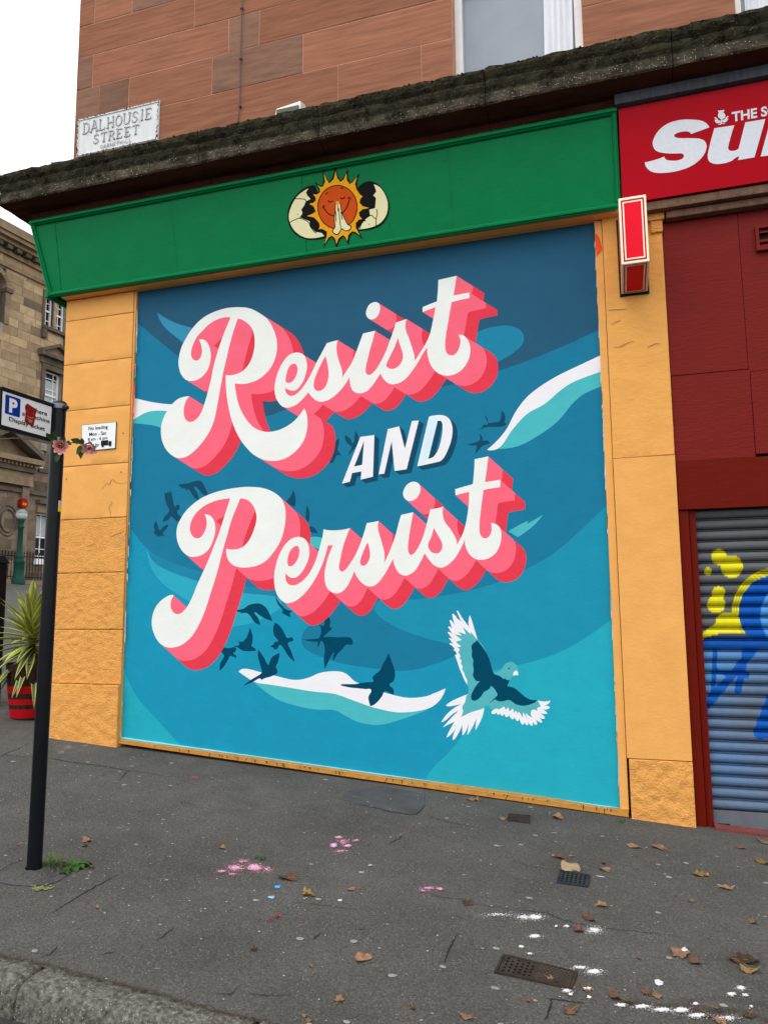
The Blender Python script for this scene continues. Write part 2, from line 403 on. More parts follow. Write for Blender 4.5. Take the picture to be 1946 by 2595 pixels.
rows = [(4.02, 4.675), (4.675, 5.055), (5.055, 5.402), (5.402, 5.742), (5.742, 6.10), (6.10, 6.46), (6.46, 6.83), (6.83, 7.2)]
jn = [[-2.115, -1.362], [-4.598, -4.259, -3.354, -2.443], [-4.688, -3.189, -2.877], [-3.558, -2.031], [-4.695, -4.256, -2.95, -1.9], [-4.2, -3.1, -2.2], [-4.6, -3.6, -2.6, -1.7], [-4.3, -3.2, -2.3]]
stone_i = 0
def stone(x0, x1, z0, z1, m_, amp=0.0035):
    global stone_i; stone_i += 1
    g = 0.0038; mb = MB(); sd = stone_i*3.1; o = rnd.uniform(-0.004, -0.0005)
    relief_face(mb, lambda u, v: (x0+g+(x1-x0-2*g)*u, o, z0+g+(z1-z0-2*g)*v), 6, 4, amp*0.5, 4, sd, edge=0.002, depth=0.06)
    return mb.build('stone', m_, bld, smooth=False)
for (a, b), js in zip(rows, jn):
    xs = [XC]+js+[WX0]
    for i in range(len(xs)-1): stone(xs[i], xs[i+1], zr(a), zr(b), sand_dull if rnd.random() < 0.22 else sand)
    for s0, s1 in ((WX1, V0), (V1, 4.4)):
        cut = [s0, s0+(s1-s0)*rnd.uniform(0.4, 0.62), s1] if a > 4.6 else [s0, s1]
        for i in range(len(cut)-1): stone(cut[i], cut[i+1], zr(a), zr(b), sand)
for k, (a, b) in enumerate(rows):             # side return, quoins
    for j in range(5):
        mb = MB(); y0 = 0.06+j*0.8+(0.3 if k % 2 and j else 0); y1 = 0.06+(j+1)*0.8+(0.3 if k % 2 else 0)
        mb.box(XC, XC+0.03, y0+0.004, y1-0.004, zr(a)+0.004, zr(b)-0.004); mb.build('stone', sand, bld)
# first floor windows
white = paint_mat('window_white', (232, 234, 236), bump=0.1)
glassm = mat('window_glass_grey', (0.30, 0.335, 0.375), rough=0.25, var=0.06, scale=3, spec=0.5, bump=0.05, bscale=8)
curt = mat('curtain_white', (0.72, 0.75, 0.80), rough=0.9, var=0.08, scale=9, stretch=(4, 1, 0.5))
for (a, b, cur) in ((WX0, WX1, (0.72, 0.97)), (V0, V1, (0.03, 0.2))):
    mb = MB(); t = 0.06; yy0, yy1 = 0.12, 0.2; z0 = zr(4.0)
    mb.box(a, a+t, yy0, yy1, z0, WT); mb.box(b-t, b, yy0, yy1, z0, WT); mb.box(a+t, b-t, yy0, yy1, WT-t, WT); mb.box(a+t, b-t, yy0, yy1, z0, z0+0.09); mb.box(a+t, b-t, yy0+0.01, yy1, z0+1.2, z0+1.25)
    w = mb.build('window', white, bld)
    mb = MB(); mb.box(a+t, b-t, 0.18, 0.186, z0+0.09, WT-t); mb.build('pane', glassm, w)
    n = 16; vs = []
    for k in range(n+1):
        u = cur[0]+(cur[1]-cur[0])*k/n; x = a+t+(b-a-2*t)*u
        for q in range(9):
            v = q/8; vs.append((x+0.02*math.sin(v*2.4), 0.163+0.010*math.sin(k*1.9+0.6*math.sin(v*3)), z0+0.10+(WT-z0-0.2)*v))
    mb = MB(); mb.add(vs, [(k*9+q, (k+1)*9+q, (k+1)*9+q+1, k*9+q+1) for k in range(n) for q in range(8)]); mb.build('curtain', curt, w, smooth=True)

# moss-grown cornice, in stones, turning the corner
cmat = mat('mossy_cornice', (0.036, 0.033, 0.021), rough=0.95, var=0.75, scale=14, bump=1.0, bscale=38, bdist=0.02, dark=(0.010, 0.011, 0.006), dscale=7, damt=0.34, speck=(0.20, 0.205, 0.17), speck_scale=75, speck_size=0.17, spec=0.15)
cface = mat('cornice_face', (0.062, 0.052, 0.037), rough=0.95, var=0.8, scale=7, bump=1.0, bscale=35, bdist=0.02, dark=(0.016, 0.017, 0.010), dscale=4, damt=0.34, speck=(0.34, 0.34, 0.29), speck_scale=70, speck_size=0.22, spec=0.15)
csoff = mat('cornice_soffit', (0.052, 0.019, 0.012), rough=0.9, var=0.5, scale=3, stretch=(0.5, 2, 2), bump=0.7, bscale=30, dark=(0.012, 0.007, 0.006), dscale=1.7, damt=0.3, spec=0.15)
prof = [(-0.02, 3.585, 2), (0.205, 3.585, 2), (0.235, 3.615, 2), (0.245, 3.675, 2), (0.44, 3.70, 1), (0.45, 3.712, 1), (0.452, 3.785, 1), (0.432, 3.795, 0), (0.430, 3.815, 0), (0.446, 3.845, 0),
        (0.452, 3.875, 0), (0.440, 3.890, 0), (0.462, 3.915, 0), (0.474, 3.945, 0), (0.470, 3.975, 0), (0.440, 3.990, 0), (0.0, 4.07, 0)]
def cornice_stone(x0, x1, side=False):
    mb = MB(); n = max(3, int((x1-x0)/0.035)); vs = []; m_ = len(prof)
    for k in range(n+1):
        t = x0+(x1-x0)*k/n
        e = 0.008 if k in (0, n) else 0
        for q, (p, z, _) in enumerate(prof):
            w = 0.0 if q < 4 or q == m_-1 else 1.0
            a = 0.013 if q > 10 else 0.008
            j = w*a*noise.fractal(Vector((t*9, q*2.3, 5+side)), 1, 2, 3)
            pp = p+j-e*w; zz = zr(z)+j*0.7*(1 if q > 9 else 0.3)
            if side: vs.append((XC-pp, max(t, -pp), zz))
            else: vs.append((max(t, XC-pp), -pp, zz))
    fs = []; mi = []
    for k in range(n):
        for q in range(m_-1):
            fs.append((k*m_+q, (k+1)*m_+q, (k+1)*m_+q+1, k*m_+q+1)); mi.append(prof[q][2])
    fs += [tuple(range(m_)), tuple(n*m_+q for q in range(m_))[::-1]]; mi += [0, 0]
    mb.add(vs, fs); mb.mi = mi
    return mb.build('cornice_stone', [cmat, cface, csoff], bld)
cj = [XC-0.5, -4.34, -3.2, -2.112, -0.766, 0.55, 1.9, 3.2, 4.6]
for i in range(len(cj)-1): cornice_stone(cj[i]+0.003, cj[i+1]-0.003)
for i, (a, b) in enumerate(((-0.5, 0.9), (0.9, 2.2), (2.2, 3.6), (3.6, 5))): cornice_stone(a+0.003, b-0.003, True)
# moss cushions on the cornice edge
moss = mat('moss', (0.045, 0.050, 0.016), rough=1, var=0.5, scale=40, bump=1, bscale=120)
mb = MB()
for i in range(1300):
    x = rnd.uniform(-5.2, 1.9); c = Vector((x, -0.462+rnd.uniform(-0.012, 0.06), zr(3.968)+rnd.uniform(-0.02, 0.014))); r = rnd.uniform(0.004, 0.013)
    mb.add([(c.x+r*math.cos(a), c.y+r*math.sin(a), c.z-0.004) for a in rng(0, 5.2, 5)]+[(c.x, c.y, c.z+r*0.8)], [(k, (k+1) % 6, 6) for k in range(6)])
tag(mb.build('moss', moss, bld, smooth=True), kind='stuff')

# painted pillars: orange
orange = paint_mat('orange_paint', (224, 163, 90), bump=0.35, bscale=45, bdist=0.006, var=0.06, scale=4)
orange_r = paint_mat('orange_paint_rough', (222, 159, 85), bump=1.0, bscale=58, bdist=0.014, var=0.08, scale=6, stretch=(1, 1, 1.3))
LX1 = W(338, 790)[0]
def pblock(x0, x1, za0, za1, zb0, zb1, m_, amp, parent, proud=0.0, sc=9, nu=14, nv=10, name='stone', depth=0.2):
    """block between a lower edge (za0 left, za1 right) and an upper edge (zb0, zb1)"""
    global stone_i; stone_i += 1; mb = MB(); g = 0.003
    def P(u, v):
        lo = za0+(za1-za0)*u+g; hi = zb0+(zb1-zb0)*u-g; return (x0+(x1-x0)*u, -proud, lo+(hi-lo)*v)
    relief_face(mb, P, nu, nv, amp, sc, stone_i*2.7, edge=0.003, depth=depth)
    o_ = mb.build(name, m_, parent, smooth=True); o_.data.set_sharp_from_angle(angle=0.45); return o_
pil = thing('painted_pillar', (XC+0.35, 0, gz(XC, 0)), 'orange painted stone pillar at the street corner, left of the mural', 'pillar')
ys = [(166, 765, 768), (166, 815.7, 792), (160, 927, 906), (172, 1042, 1026.5), (164, 1183.5, 1171), (157, 1318, 1311), (160, 1453, 1451), (145, 1595, 1596), (136, 1731, 1737)]
zs = [zr(2.885)]+[W(x, y)[2] for x, y, _ in ys[1:]]
for i in range(len(zs)-1):
    rough = i >= 5
    pblock(XC, LX1, zs[i+1], zs[i+1], zs[i], zs[i], orange_r if rough else orange, [0.0015, 0.0015, 0.002, 0.002, 0.003, 0.0045, 0.007, 0.007][i], pil, proud=0.0, sc=[5, 5, 6, 6, 10, 26, 26, 24][i], nu=52 if rough else 10, nv=34 if rough else 8)
pblock(XC-0.01, LX1, gz(XC, 0)-0.12, gz(LX1, 0)-0.12, zs[-1], zs[-1], orange_r, 0.008, pil, proud=0.03, sc=18, nu=52, nv=36, name='plinth')
pir = thing('painted_pillar', (0.25, 0, gz(0.25, 0)), 'orange painted pillar with a rough stone foot between mural and roller shutter', 'pillar')
RX0, RX1 = W(1523, 560)[0]+0.004, 0.452
z1 = W(1610, 1159)[2]; z2 = W(1660, 1925)[2]
pblock(RX0, RX1, z1, z1, zr(2.9), zr(2.9), paint_mat('orange_plaster', (222, 161, 86), bump=0.5, bscale=16, bdist=0.012, var=0.05), 0.005, pir, sc=5, nu=14, nv=50, name='upper_stone')
mb = MB(); mb.box(RX0, RX1, -0.008, 0.2, z2+0.002, z1-0.002); mb.build('facing_board', orange, pir, bevel=0.003)
pblock(RX0+0.012, RX1, gz(RX0, 0)-0.1, gz(RX1, 0)-0.1, z2, z2, orange_r, 0.009, pir, proud=0.015, sc=16, nu=44, nv=40, name='plinth')
mb = MB()                                     # crumbling cap under the ledge
for (a, b, c, d, yy) in ((RX1-0.10, RX1+0.02, zr(2.80), zr(2.9), -0.035), (RX1-0.08, RX1+0.005, zr(2.71), zr(2.80), -0.02)): mb.box(a, b, yy, 0.1, c, d)
mb.build('cap', orange_r, pir, bevel=0.008)

crackm = mat('plaster_crack', (0.30, 0.16, 0.06), rough=0.9)
def hair(reg, txt, w, parent, y=-0.0045):
    pl = trace(reg, txt, 4, closed=False); P3 = [W(p[0], p[1], y) for p in pl]; R_ = random.Random(len(txt)+int(P3[0][0]*100)); n = len(P3)
    L2 = ribbon([(p[0]+R_.uniform(-0.002, 0.002), p[2]+R_.uniform(-0.003, 0.003)) for p in P3], w, True); mb = MB(); mb.add([(p[0], y, p[1]) for p in L2], [(i, i+1, 2*n-2-i, 2*n-1-i) for i in range(n-1)]); mb.build('crack', crackm, parent)
for t in ('1065,375 1100,340 1130,310 1150,325 1180,270 1210,290 1260,312 1350,297', '1160,670 1165,620 1150,560 1180,515 1160,500', '910,975 960,958 1000,940', '1155,875 1220,850 1310,810', '870,910 880,885 905,890', '650,700 720,685 780,692'): hair('L2', t, 0.0045, pil)
for t in ('740,960 800,930 870,900 980,880', '1290,1960 1300,1935 1350,1920'): hair('L1', t, 0.003, pil)
for x, y in ((1297, 1650), (700, 2130), (1275, 2058)):
    c = W(*Z('L1', x, y), Y=-0.0042); mb = MB(); mb.add([c+np.array([0.006*math.cos(a), 0, 0.006*math.sin(a)]) for a in rng(0, 5.5, 7)], [tuple(range(8))]); mb.build('screw_hole', mat('hole_dark', (0.05, 0.03, 0.015)), pil)
for t in ('350,1585 400,1590 440,1575 480,1555 530,1540', '640,1600 690,1570 760,1560', '300,1280 380,1275 470,1270', '340,1400 380,1380 420,1360'): hair('Q7', t, 0.005, pir, -0.0075)

# ================================================================== MURAL BOARD
MQ = dict(TL=(351, 736), TR=(1505, 563), BR=(1571, 2051), BL=(307, 1871)); MY = 0.035
mTL, mTR, mBR, mBL = [W(*MQ[k], Y=MY) for k in ('TL', 'TR', 'BR', 'BL')]
mural = thing('mural_board', (-2.05, MY, gz(-2, 0)), 'teal and navy mural board lettered Resist AND Persist with painted birds', 'mural')
mb = MB(); mb.slab([q+np.array([0, 0.0012, 0]) for q in (mBL, mBR, mTR, mTL)], (0, -1, 0), 0.02); mb.build('backing_board', paint_mat('board_back', (40, 110, 140)), mural)
# surround: orange timber trim
trim = thing('mural_surround', (-2.05, 0, gz(-2, 0)), 'orange timber trim framing the teal mural', 'frame')
mb = MB(); mb.hexa([(LX1+0.002, 0.012, gz(LX1, 0)+0.0), (mBL[0], 0.012, mBL[2]), (mTL[0], 0.012, mTL[2]), (LX1+0.002, 0.012, zr(2.88)), (LX1+0.002, 0.06, gz(LX1, 0)), (mBL[0], 0.06, mBL[2]), (mTL[0], 0.06, mTL[2]), (LX1+0.002, 0.06, zr(2.88))]); mb.build('side_strip', orange, trim)
mb = MB(); mb.hexa([(mBR[0], 0.012, mBR[2]), (RX0-0.004, 0.012, mBR[2]-0.01), (RX0-0.004, 0.012, zr(2.88)), (mTR[0], 0.012, mTR[2]), (mBR[0], 0.06, mBR[2]), (RX0-0.004, 0.06, mBR[2]-0.01), (RX0-0.004, 0.06, zr(2.88)), (mTR[0], 0.06, mTR[2])]); mb.build('side_strip', orange, trim)
mb = MB(); mb.hexa([mTL+np.array([0, -0.03, 0]), mTR+np.array([0, -0.03, 0]), (mTR[0], 0.005, zr(2.885)), (mTL[0], 0.005, zr(2.885)), mTL+np.array([0, 0.03, 0]), mTR+np.array([0, 0.03, 0]), (mTR[0], 0.06, zr(2.885)), (mTL[0], 0.06, zr(2.885))]); mb.build('head_strip', orange, trim)
mb = MB(); mb.box(XC, RX1, -0.085, -0.0, zr(2.886), zr(2.905)); mb.build('soffit_board', orange, trim)
sill_p = [(297, 1883, 307, 1872), (620, 1930, 630, 1917), (975, 1982, 985, 1968), (1280, 2026, 1290, 2009), (1531, 2062, 1531, 2046), (1593, 2071, 1593, 2053)]
tan = paint_mat('worn_sill_paint', (190, 132, 58), bump=0.5, bscale=60, dark=(0.06, 0.05, 0.035), dscale=9, damt=0.12, var=0.16, scale=12)
for i in range(len(sill_p)-1):
    a, b = sill_p[i], sill_p[i+1]; y = -0.002
    q = [W(a[0], a[1], y), W(b[0], b[1], y), W(b[2], b[3], y), W(a[2], a[3], y)]; e = np.array([0.0025, 0, 0])
    mb = MB(); mb.slab([q[0]+e, q[1]-e, q[2]-e, q[3]+e], (0, -1, 0), 0.075); mb.build('sill_board', tan, trim)
# white and teal paint runs on the lower sill edge and along the trim
flake = mat('paint_edge_white', (0.55, 0.54, 0.50), rough=0.7, var=0.1)
mb = MB(); vs = []
for i in range(161):
    k = i/160; x, y = 307+(1571-307)*k, 1871+(2051-1871)*k; lo = 2.2+2.2*noise.noise(Vector((k*60, 0, 0)))+1.5*noise.noise(Vector((k*160, 3, 0)))
    vs += [W(x, y-4.0, MY-0.0015), W(x, y+max(0.6, lo)+1.5, -0.0042)]
mb.add(vs, [(i*2, i*2+1, i*2+3, i*2+2) for i in range(160)])
mb.build('paint_run', paint_mat('cyan_edge', (96, 205, 222), dark=(0.70, 0.74, 0.78), dscale=2.2, damt=0.1), trim)
mb = MB()
for i in range(40):
    k = rnd.random(); x, y = 310+(1560-310)*k, 1878+(2052-1878)*k; h = rnd.uniform(3, 12); w = rnd.uniform(0.5, 1.8)
    mb.add([W(x-w, y, -0.0045), W(x+w, y, -0.0045), W(x+w*rnd.uniform(0.2, 1.6), y+h, -0.0045), W(x-w*rnd.uniform(0, 1), y+h*0.8, -0.0045)], [(0, 1, 2, 3)])
tag(mb.build('paint_drip', mat('drip_dark', (0.045, 0.045, 0.03), rough=0.8), trim), kind='stuff')
mb = MB()
for i in range(60):
    k = rnd.random()
    if i % 2: x, y = 1505+(1571-1505)*k, 563+(2051-563)*k; s = 1
    else: x, y = 351+(307-351)*k, 736+(1871-736)*k; s = -1
    h = rnd.uniform(3, 40); w = rnd.uniform(0.4, 1.3)
    mb.add([W(x-1*s, y+h, 0.0105), W(x+w*s, y+h*0.7, 0.0105), W(x+w*s*rnd.uniform(0.3, 1), y-h*0.7, 0.0105), W(x-1*s, y-h, 0.0105)], [(0, 1, 2, 3)])
tag(mb.build('paint_edge', flake, trim), kind='stuff')
redp = mat('red_smear', lin((235, 82, 45)), rough=0.6, var=0.12, scale=30)
mb = MB()
q = trace('Q7', '204,640* 225,650 245,690 255,730 262,770 240,800 212,828*'); mb.add([W(x, y, 0.0085) for x, y in q], [tuple(range(len(q)))]); mb.build('paint_smear', redp, trim)
for s in ('1418,935* 1428,930 1430,960 1420,975', '1412,1215* 1420,1105 1426,1150 1424,1250 1416,1400 1408,1550* 1404,1400'):
    mb = MB(); q = trace('L1', s); mb.add([W(x-2, y, 0.0085) for x, y in q], [tuple(range(len(q)))]); mb.build('paint_smear', redp, trim)

# ---- the painting, traced shape by shape
pc = lambda n, c, **k: paint_mat('mural_'+n, c, **k)
mp_base = pc('sea', (26, 141, 173)); mp_mid = pc('mid_blue', (26, 116, 149)); mp_navy = pc('navy', (37, 86, 114)); mp_leaf = pc('leaf_blue', (28, 137, 166)); mp_bright = pc('bright_teal', (36, 160, 180))
mp_sky = pc('pale_blue', (52, 137, 170)); mp_band = pc('band_blue', (30, 127, 160)); mp_cres = pc('crescent', (44, 160, 184)); mp_teal = pc('teal', (72, 176, 184)); mp_dark = pc('bird_navy', (18, 70, 96)); mp_par = pc('parrot_teal', (80, 170, 178)); mp_ink = pc('deep_navy', (0, 66, 92))
mp_white = pc('white', (226, 229, 225), var=0.04, scale=3); mp_pink = pc('pink', (238, 100, 122)); mp_red = pc('red', (218, 58, 76)); mp_cloud = pc('cloud_white', (228, 227, 231), var=0.03); mp_streak = pc('streak', (205, 228, 238))
Rp = trace('A', '505,372* 540,370 575,400 595,460 597,520 580,590 545,645 500,680 445,693 400,680 365,635 348,570 350,510 370,430 400,370 450,290 520,215 600,165 700,130 800,118 890,125 970,160 1040,215 1085,290 1110,370 1113,440 1100,510 1070,580 1020,640 960,685 890,710 840,716 785,711* 795,790 820,890 860,970 910,1035 960,1070 1020,1088 1085,1085 1150,1065 1220,1025 1270,980 1325,905* 1345,960 1350,1030 1335,1120 1300,1190 1240,1255 1170,1298 1090,1315 1010,1305 930,1265 870,1205 820,1135 775,1040 745,940 725,830 715,720 715,645* 750,648 800,638 850,612 895,560 925,490 940,400 930,310 905,265 880,240 840,215 808,207* 770,320 740,430 715,540 700,600 685,680 665,790 645,900 620,1010 580,1100 520,1185 450,1255 400,1285 350,1293 300,1275 250,1225 220,1160 210,1090 215,1030 240,960 270,910 300,870 340,835 380,818 432,812* 405,850 390,900 388,950 405,995 440,1012 480,995 520,945 555,850 580,760 600,680 620,580 650,470 690,350 720,275 752,198* 700,198 640,218 580,255 530,305 490,350 460,410 445,470 450,510 470,530 495,533 520,505 530,465 525,420 515,390')
ESIST = trace('B', '95,965 60,920 45,860 50,790 75,710 115,640 150,605 195,590 235,598 260,625 272,680 265,730 245,790 210,840 180,857 150,853 118,838* 125,870 150,893 185,888 225,855 262,805 300,740 340,655 375,590 410,525* 440,515 487,503* 478,545 480,590 495,650 515,710 520,765* 550,715 580,670 610,600 640,520 663,457* 700,448 748,437* 735,490 715,560 695,640 682,700 685,735 705,747 730,735 760,700 790,650 820,590 850,510 875,440 893,380* 930,368 967,354* 960,400 965,440 985,490 1005,550 1022,610 1025,650* 1060,595 1095,540 1130,465 1150,380 1162,320 1170,272* 1120,290 1080,306* 1080,272* 1120,255 1180,232* 1187,160 1190,82* 1318,52* 1308,120 1296,190* 1408,170* 1409,208* 1350,220 1283,237* 1270,310 1255,400 1242,480 1238,550 1250,595 1280,610 1310,600 1335,560 1345,510 1330,467* 1365,470 1395,500 1412,545 1412,600 1395,655 1360,705 1310,740 1250,752 1190,735 1145,690 1120,630 1112,555* 1080,600 1050,655 1010,715 960,775 910,805 860,812 820,790 785,735* 760,775 730,820 690,860 650,875 610,870 582,840 570,785 571,760* 540,810 500,860 450,905 400,930 350,932 310,905 280,868* 250,905 210,945 170,968 130,976')
eh = [trace('B', s) for s in ('165,672 190,670 203,690 205,720 190,765 165,795 140,803 123,795 122,770 135,715 150,685', '400,615* 412,660 422,720 420,770 405,820 380,850 350,860 325,845 318,810 330,760 360,690', '908,487* 920,530 940,590 942,630 925,670 895,697 860,705 830,690 825,675* 850,620 880,560')]
DOT1 = trace('B', '750,236 775,248 783,280 775,315 755,345 725,358 700,350 684,320 690,285 712,250')
Pp = trace('C', '570,458* 610,465 640,495 657,550 655,610 635,680 600,745 550,785 500,800 450,797 400,765 360,700 345,630 350,560 380,490 430,420 510,350 600,300 720,262 850,240 950,236 1050,247 1130,280 1190,330 1220,400 1225,490 1210,590 1180,680 1130,760 1070,830 1000,870 920,887 850,885 790,860 755,810 745,735* 790,742 850,735 900,705 940,650 970,580 990,500 985,440 965,390 930,350 890,332 858,330* 830,400 790,500 755,620 715,760 680,900 650,1000 615,1110 580,1220 530,1340 470,1440 400,1505 330,1532 270,1533 210,1500 165,1430 145,1350 150,1280 175,1210 220,1155 270,1120 310,1108 322,1115* 300,1160 297,1205 315,1245 350,1265 390,1250 430,1205 470,1130 510,1030 560,920 600,830 640,730 680,630 710,540 745,430 778,328* 720,335 640,355 560,395 500,450 465,510 452,570 465,620 495,648 535,645 570,600 588,540 585,495')
ERSIST = trace('D', '100,893 60,860 38,800 35,730 48,660 75,590 115,535 160,510 205,515 232,550 240,600 230,650 205,700 170,740 140,748 118,738 102,720* 103,760 120,785 155,790 200,765 240,720 275,650 300,570 318,500 322,463* 360,470 420,468 477,457* 455,510 435,570 420,640 413,690 425,710 450,700 480,660 510,610 540,540 560,480 575,428* 610,422 643,415* 640,460 650,500 665,550 677,600 678,640 675,662* 700,610 725,550 745,490 760,430 775,380* 810,372 846,364* 835,420 825,480 817,540 816,590 830,613 850,605 880,560 905,500 925,430 945,347* 980,342 1020,332* 1018,380 1030,420 1060,460 1085,500 1098,530 1100,555* 1125,510 1145,460 1160,390 1168,330 1172,245* 1130,255 1092,265* 1090,230* 1140,215 1193,200* 1200,130 1203,55* 1283,38* 1275,110 1263,188* 1354,175* 1352,218* 1300,225 1255,235* 1245,310 1235,390 1232,450 1235,490 1255,515 1280,512 1297,490 1303,455 1298,427* 1330,435 1350,455 1360,490 1355,540 1335,590 1300,625 1250,642 1205,635 1170,605 1150,560 1147,520* 1125,570 1090,630 1050,670 1010,688 970,675 940,645 912,603* 890,650 860,700 820,730 785,732 755,710 735,670 728,637* 705,680 670,740 630,785 590,798 550,780 520,745 502,707* 480,760 450,810 410,837 370,830 340,800 328,740 335,680 355,610 378,557* 348,558* 335,610 310,680 270,760 220,830 170,875 130,893')
ph = [trace('D', s) for s in ('165,560 180,575 180,610 165,650 140,678 120,678 112,655 118,615 135,580', '580,540* 592,590 592,630 575,665 555,677 537,665 540,635 560,580', '965,455* 985,490 1012,540 1015,570 1000,598 975,605 945,590 932,555 950,510')]
DOT2 = trace('D', '845,186 875,195 888,225 880,260 855,290 825,299 797,285 786,255 797,220 820,195')
LA = trace('E', '155,748* 310,355* 427,340* 415,690* 312,715* 318,645* 240,660* 220,733*'); LAh = trace('E', '340,390* 325,590* 257,605*')
LN = trace('E', '463,670* 540,290* 635,267* 683,455* 742,222* 800,218* 697,628* 597,642* 572,390* 510,665*')
LD = trace('E', '787,603* 885,185* 930,175 990,172 1040,190 1070,230 1083,290 1075,370 1050,450 1010,530 975,562* 880,584'); LDh = trace('E', '958,222* 985,222 998,250 998,310 985,390 960,470 925,520 900,535 880,540*')
d1 = np.array([41.5, 26.0]); d2 = np.array([37.0, 33.5]); da = np.array([12.5, 9.5])
sh = []
def add(name, m_, reg, txt, **k): sh.append(Shape(name, m_, [trace(reg, txt)], **k))
FR = np.array([MQ['TL'], MQ['TR'], MQ['BR'], MQ['BL']], float)
sh.append(Shape('painted_sea', mp_base, [np.array([(200, 400), (1700, 400), (1700, 2200), (200, 2200)], float)]))
add('painted_field', mp_leaf, 'M', '1640,900* 1480,1050 1400,1110 1250,1185 1100,1225 950,1245 860,1243 800,1260* 842,1290 875,1312 935,1345 1010,1370 1085,1390 1105,1427* 1215,1480 1290,1465 1400,1435 1500,1390 1640,1290*')
add('painted_field', mp_bright, 'M', '1640,1290* 1500,1390 1400,1435 1290,1465 1215,1490 1195,1590 1150,1660 1090,1740 1030,1800 1000,1860* 1040,1990* 1700,1990*')
add('painted_field', mp_bright, 'M', '20,1470* 60,1560 130,1640 205,1722* 180,1760* -40,1760*')
add('painted_field', mp_mid, 'M', '20,300* 1640,300* 1640,895* 1480,1050 1400,1110 1250,1185 1100,1225 950,1245 860,1243* 842,1277 875,1312 935,1345 1010,1370 1085,1390 1110,1410 1105,1427 1025,1460 935,1478 785,1462 710,1447 615,1407 602,1377 610,1347 643,1322* 560,1265 430,1228 300,1190 200,1150 100,1080 40,1005*')
add('painted_band', mp_band, 'C', '112,745* 200,800 330,855 450,895 560,925 700,980 880,1035 1000,1050 1160,1070* 1160,1130* 860,1090 525,1000 430,970 330,935 230,890 150,830')
add('painted_band', mp_cres, 'C', '112,745* 150,830 230,890 330,935 430,970 525,1000 700,1060 860,1090 1000,1105 1150,1125 1192,1170 1180,1215 1100,1270 1000,1320 850,1357 770,1355 600,1270 450,1165 360,1110 260,1040 190,970 140,890 115,810')
add('painted_navy_sky', mp_navy, 'M', '20,-60* 1700,-60* 1700,300* 1577,358 1400,437 1238,495 1000,560 760,600 560,618 482,641 420,620 330,545 210,455 130,390 68,338 20,300*')
add('painted_leaf', mp_sky, 'A', '182,158* 250,205 350,250 455,280 520,300* 470,430* 390,400 340,360 260,295 205,225')
add('painted_leaf', mp_band, 'M', '1100,420* 1180,365 1230,348 1290,345 1325,365 1328,400 1300,430 1250,460 1200,475*')
add('painted_cloud', mp_cloud, 'A', '-40,820* 20,830 130,855 230,870 330,875* 280,930* 150,925 80,945 10,985 -40,1010*')
add('painted_cloud_shade', mp_teal, 'A', '-40,1010* 10,985 80,945 150,925 280,930* 260,1070* 210,1055 130,1035 -40,1020*')
add('painted_cloud_shade', mp_teal, 'M', '1640,475* 1540,508 1470,540 1400,598 1340,632 1290,688 1240,748* 1310,740 1370,710 1440,660 1500,590 1540,562 1640,525*')
add('painted_cloud', mp_cloud, 'M', '1640,415* 1530,466 1430,515 1350,570 1305,625 1270,690 1210,752* 1250,745 1290,690 1340,635 1400,600 1470,542 1540,510 1640,478*')
add('painted_leaf', mp_teal, 'D', '1400,475* 1480,430 1520,415* 1505,436* 1603,378* 1560,430 1500,480 1455,510*')
add('painted_leaf', mp_teal, 'C', '1380,660* 1415,645 1460,638 1520,648* 1510,745* 1400,700*')
for s in ('1357,170* 1385,235 1430,232 1475,225 1490,180 1493,135* 1520,165 1525,210 1518,230 1540,245* 1520,262 1470,272 1400,272 1350,280 1297,303* 1340,268* 1322,262* 1350,257* 1335,243* 1380,246', '1200,418* 1260,405 1300,390 1315,370 1305,325* 1335,360 1340,385 1375,385 1398,408* 1370,420 1330,435 1310,460 1268,505* 1283,455 1285,430 1245,428', '130,367* 85,420 60,520 52,572 70,577 95,545 115,510 162,525* 135,490 118,460 130,410', '178,343* 200,350 230,380 245,410 262,350 265,303* 290,345 295,390 270,440 240,475 200,525* 220,475 235,440 200,410 182,375'): add('painted_bird', mp_dark, 'E', s)
for s in ('362,215* 440,205 500,187 540,188 575,240 600,305* 560,300 530,265 490,235 510,280 527,345* 490,325 460,280 440,255 420,265 415,250 370,250* 385,238 365,235*', '247,290* 255,280 262,290 275,272 280,285 290,268 295,280 303,270* 315,330 330,395 355,378 370,395 368,415 350,430 360,460 400,500 370,520 330,500 305,475 280,500 235,520* 245,480 285,430 260,370', '178,512* 195,550 210,585 240,555 278,537* 265,575 235,605 255,635 290,650* 250,635 225,630 200,637 172,620 158,598 170,590 160,550', '1285,258* 1305,320 1300,400* 1260,380 1230,350* 1265,310', '1395,382* 1417,440 1410,520* 1390,500 1390,440', '1415,555* 1455,565 1485,610* 1440,605 1420,590'): add('painted_bird', mp_dark, 'C', s)
for s in ('808,1228* 880,1222 930,1190 1010,1178 1060,1205 1095,1260 1118,1320* 1060,1300 1010,1270 975,1250 1000,1290 1020,1350* 975,1330 940,1280 915,1258 880,1255 852,1270* 865,1252 808,1250*', '1143,1100* 1160,1150 1200,1200 1230,1225 1290,1240* 1260,1260 1275,1285* 1240,1280 1210,1262 1195,1245 1205,1235 1160,1180'): add('painted_bird', mp_ink, 'C', s)
add('painted_cloud_shade', mp_teal, 'F', '220,575* 270,612 320,645 400,710 480,760 600,800 720,823 850,830 920,865 1000,905 1100,925 1180,920 1300,885 1400,850 1460,825* 1250,830 850,710 420,650')
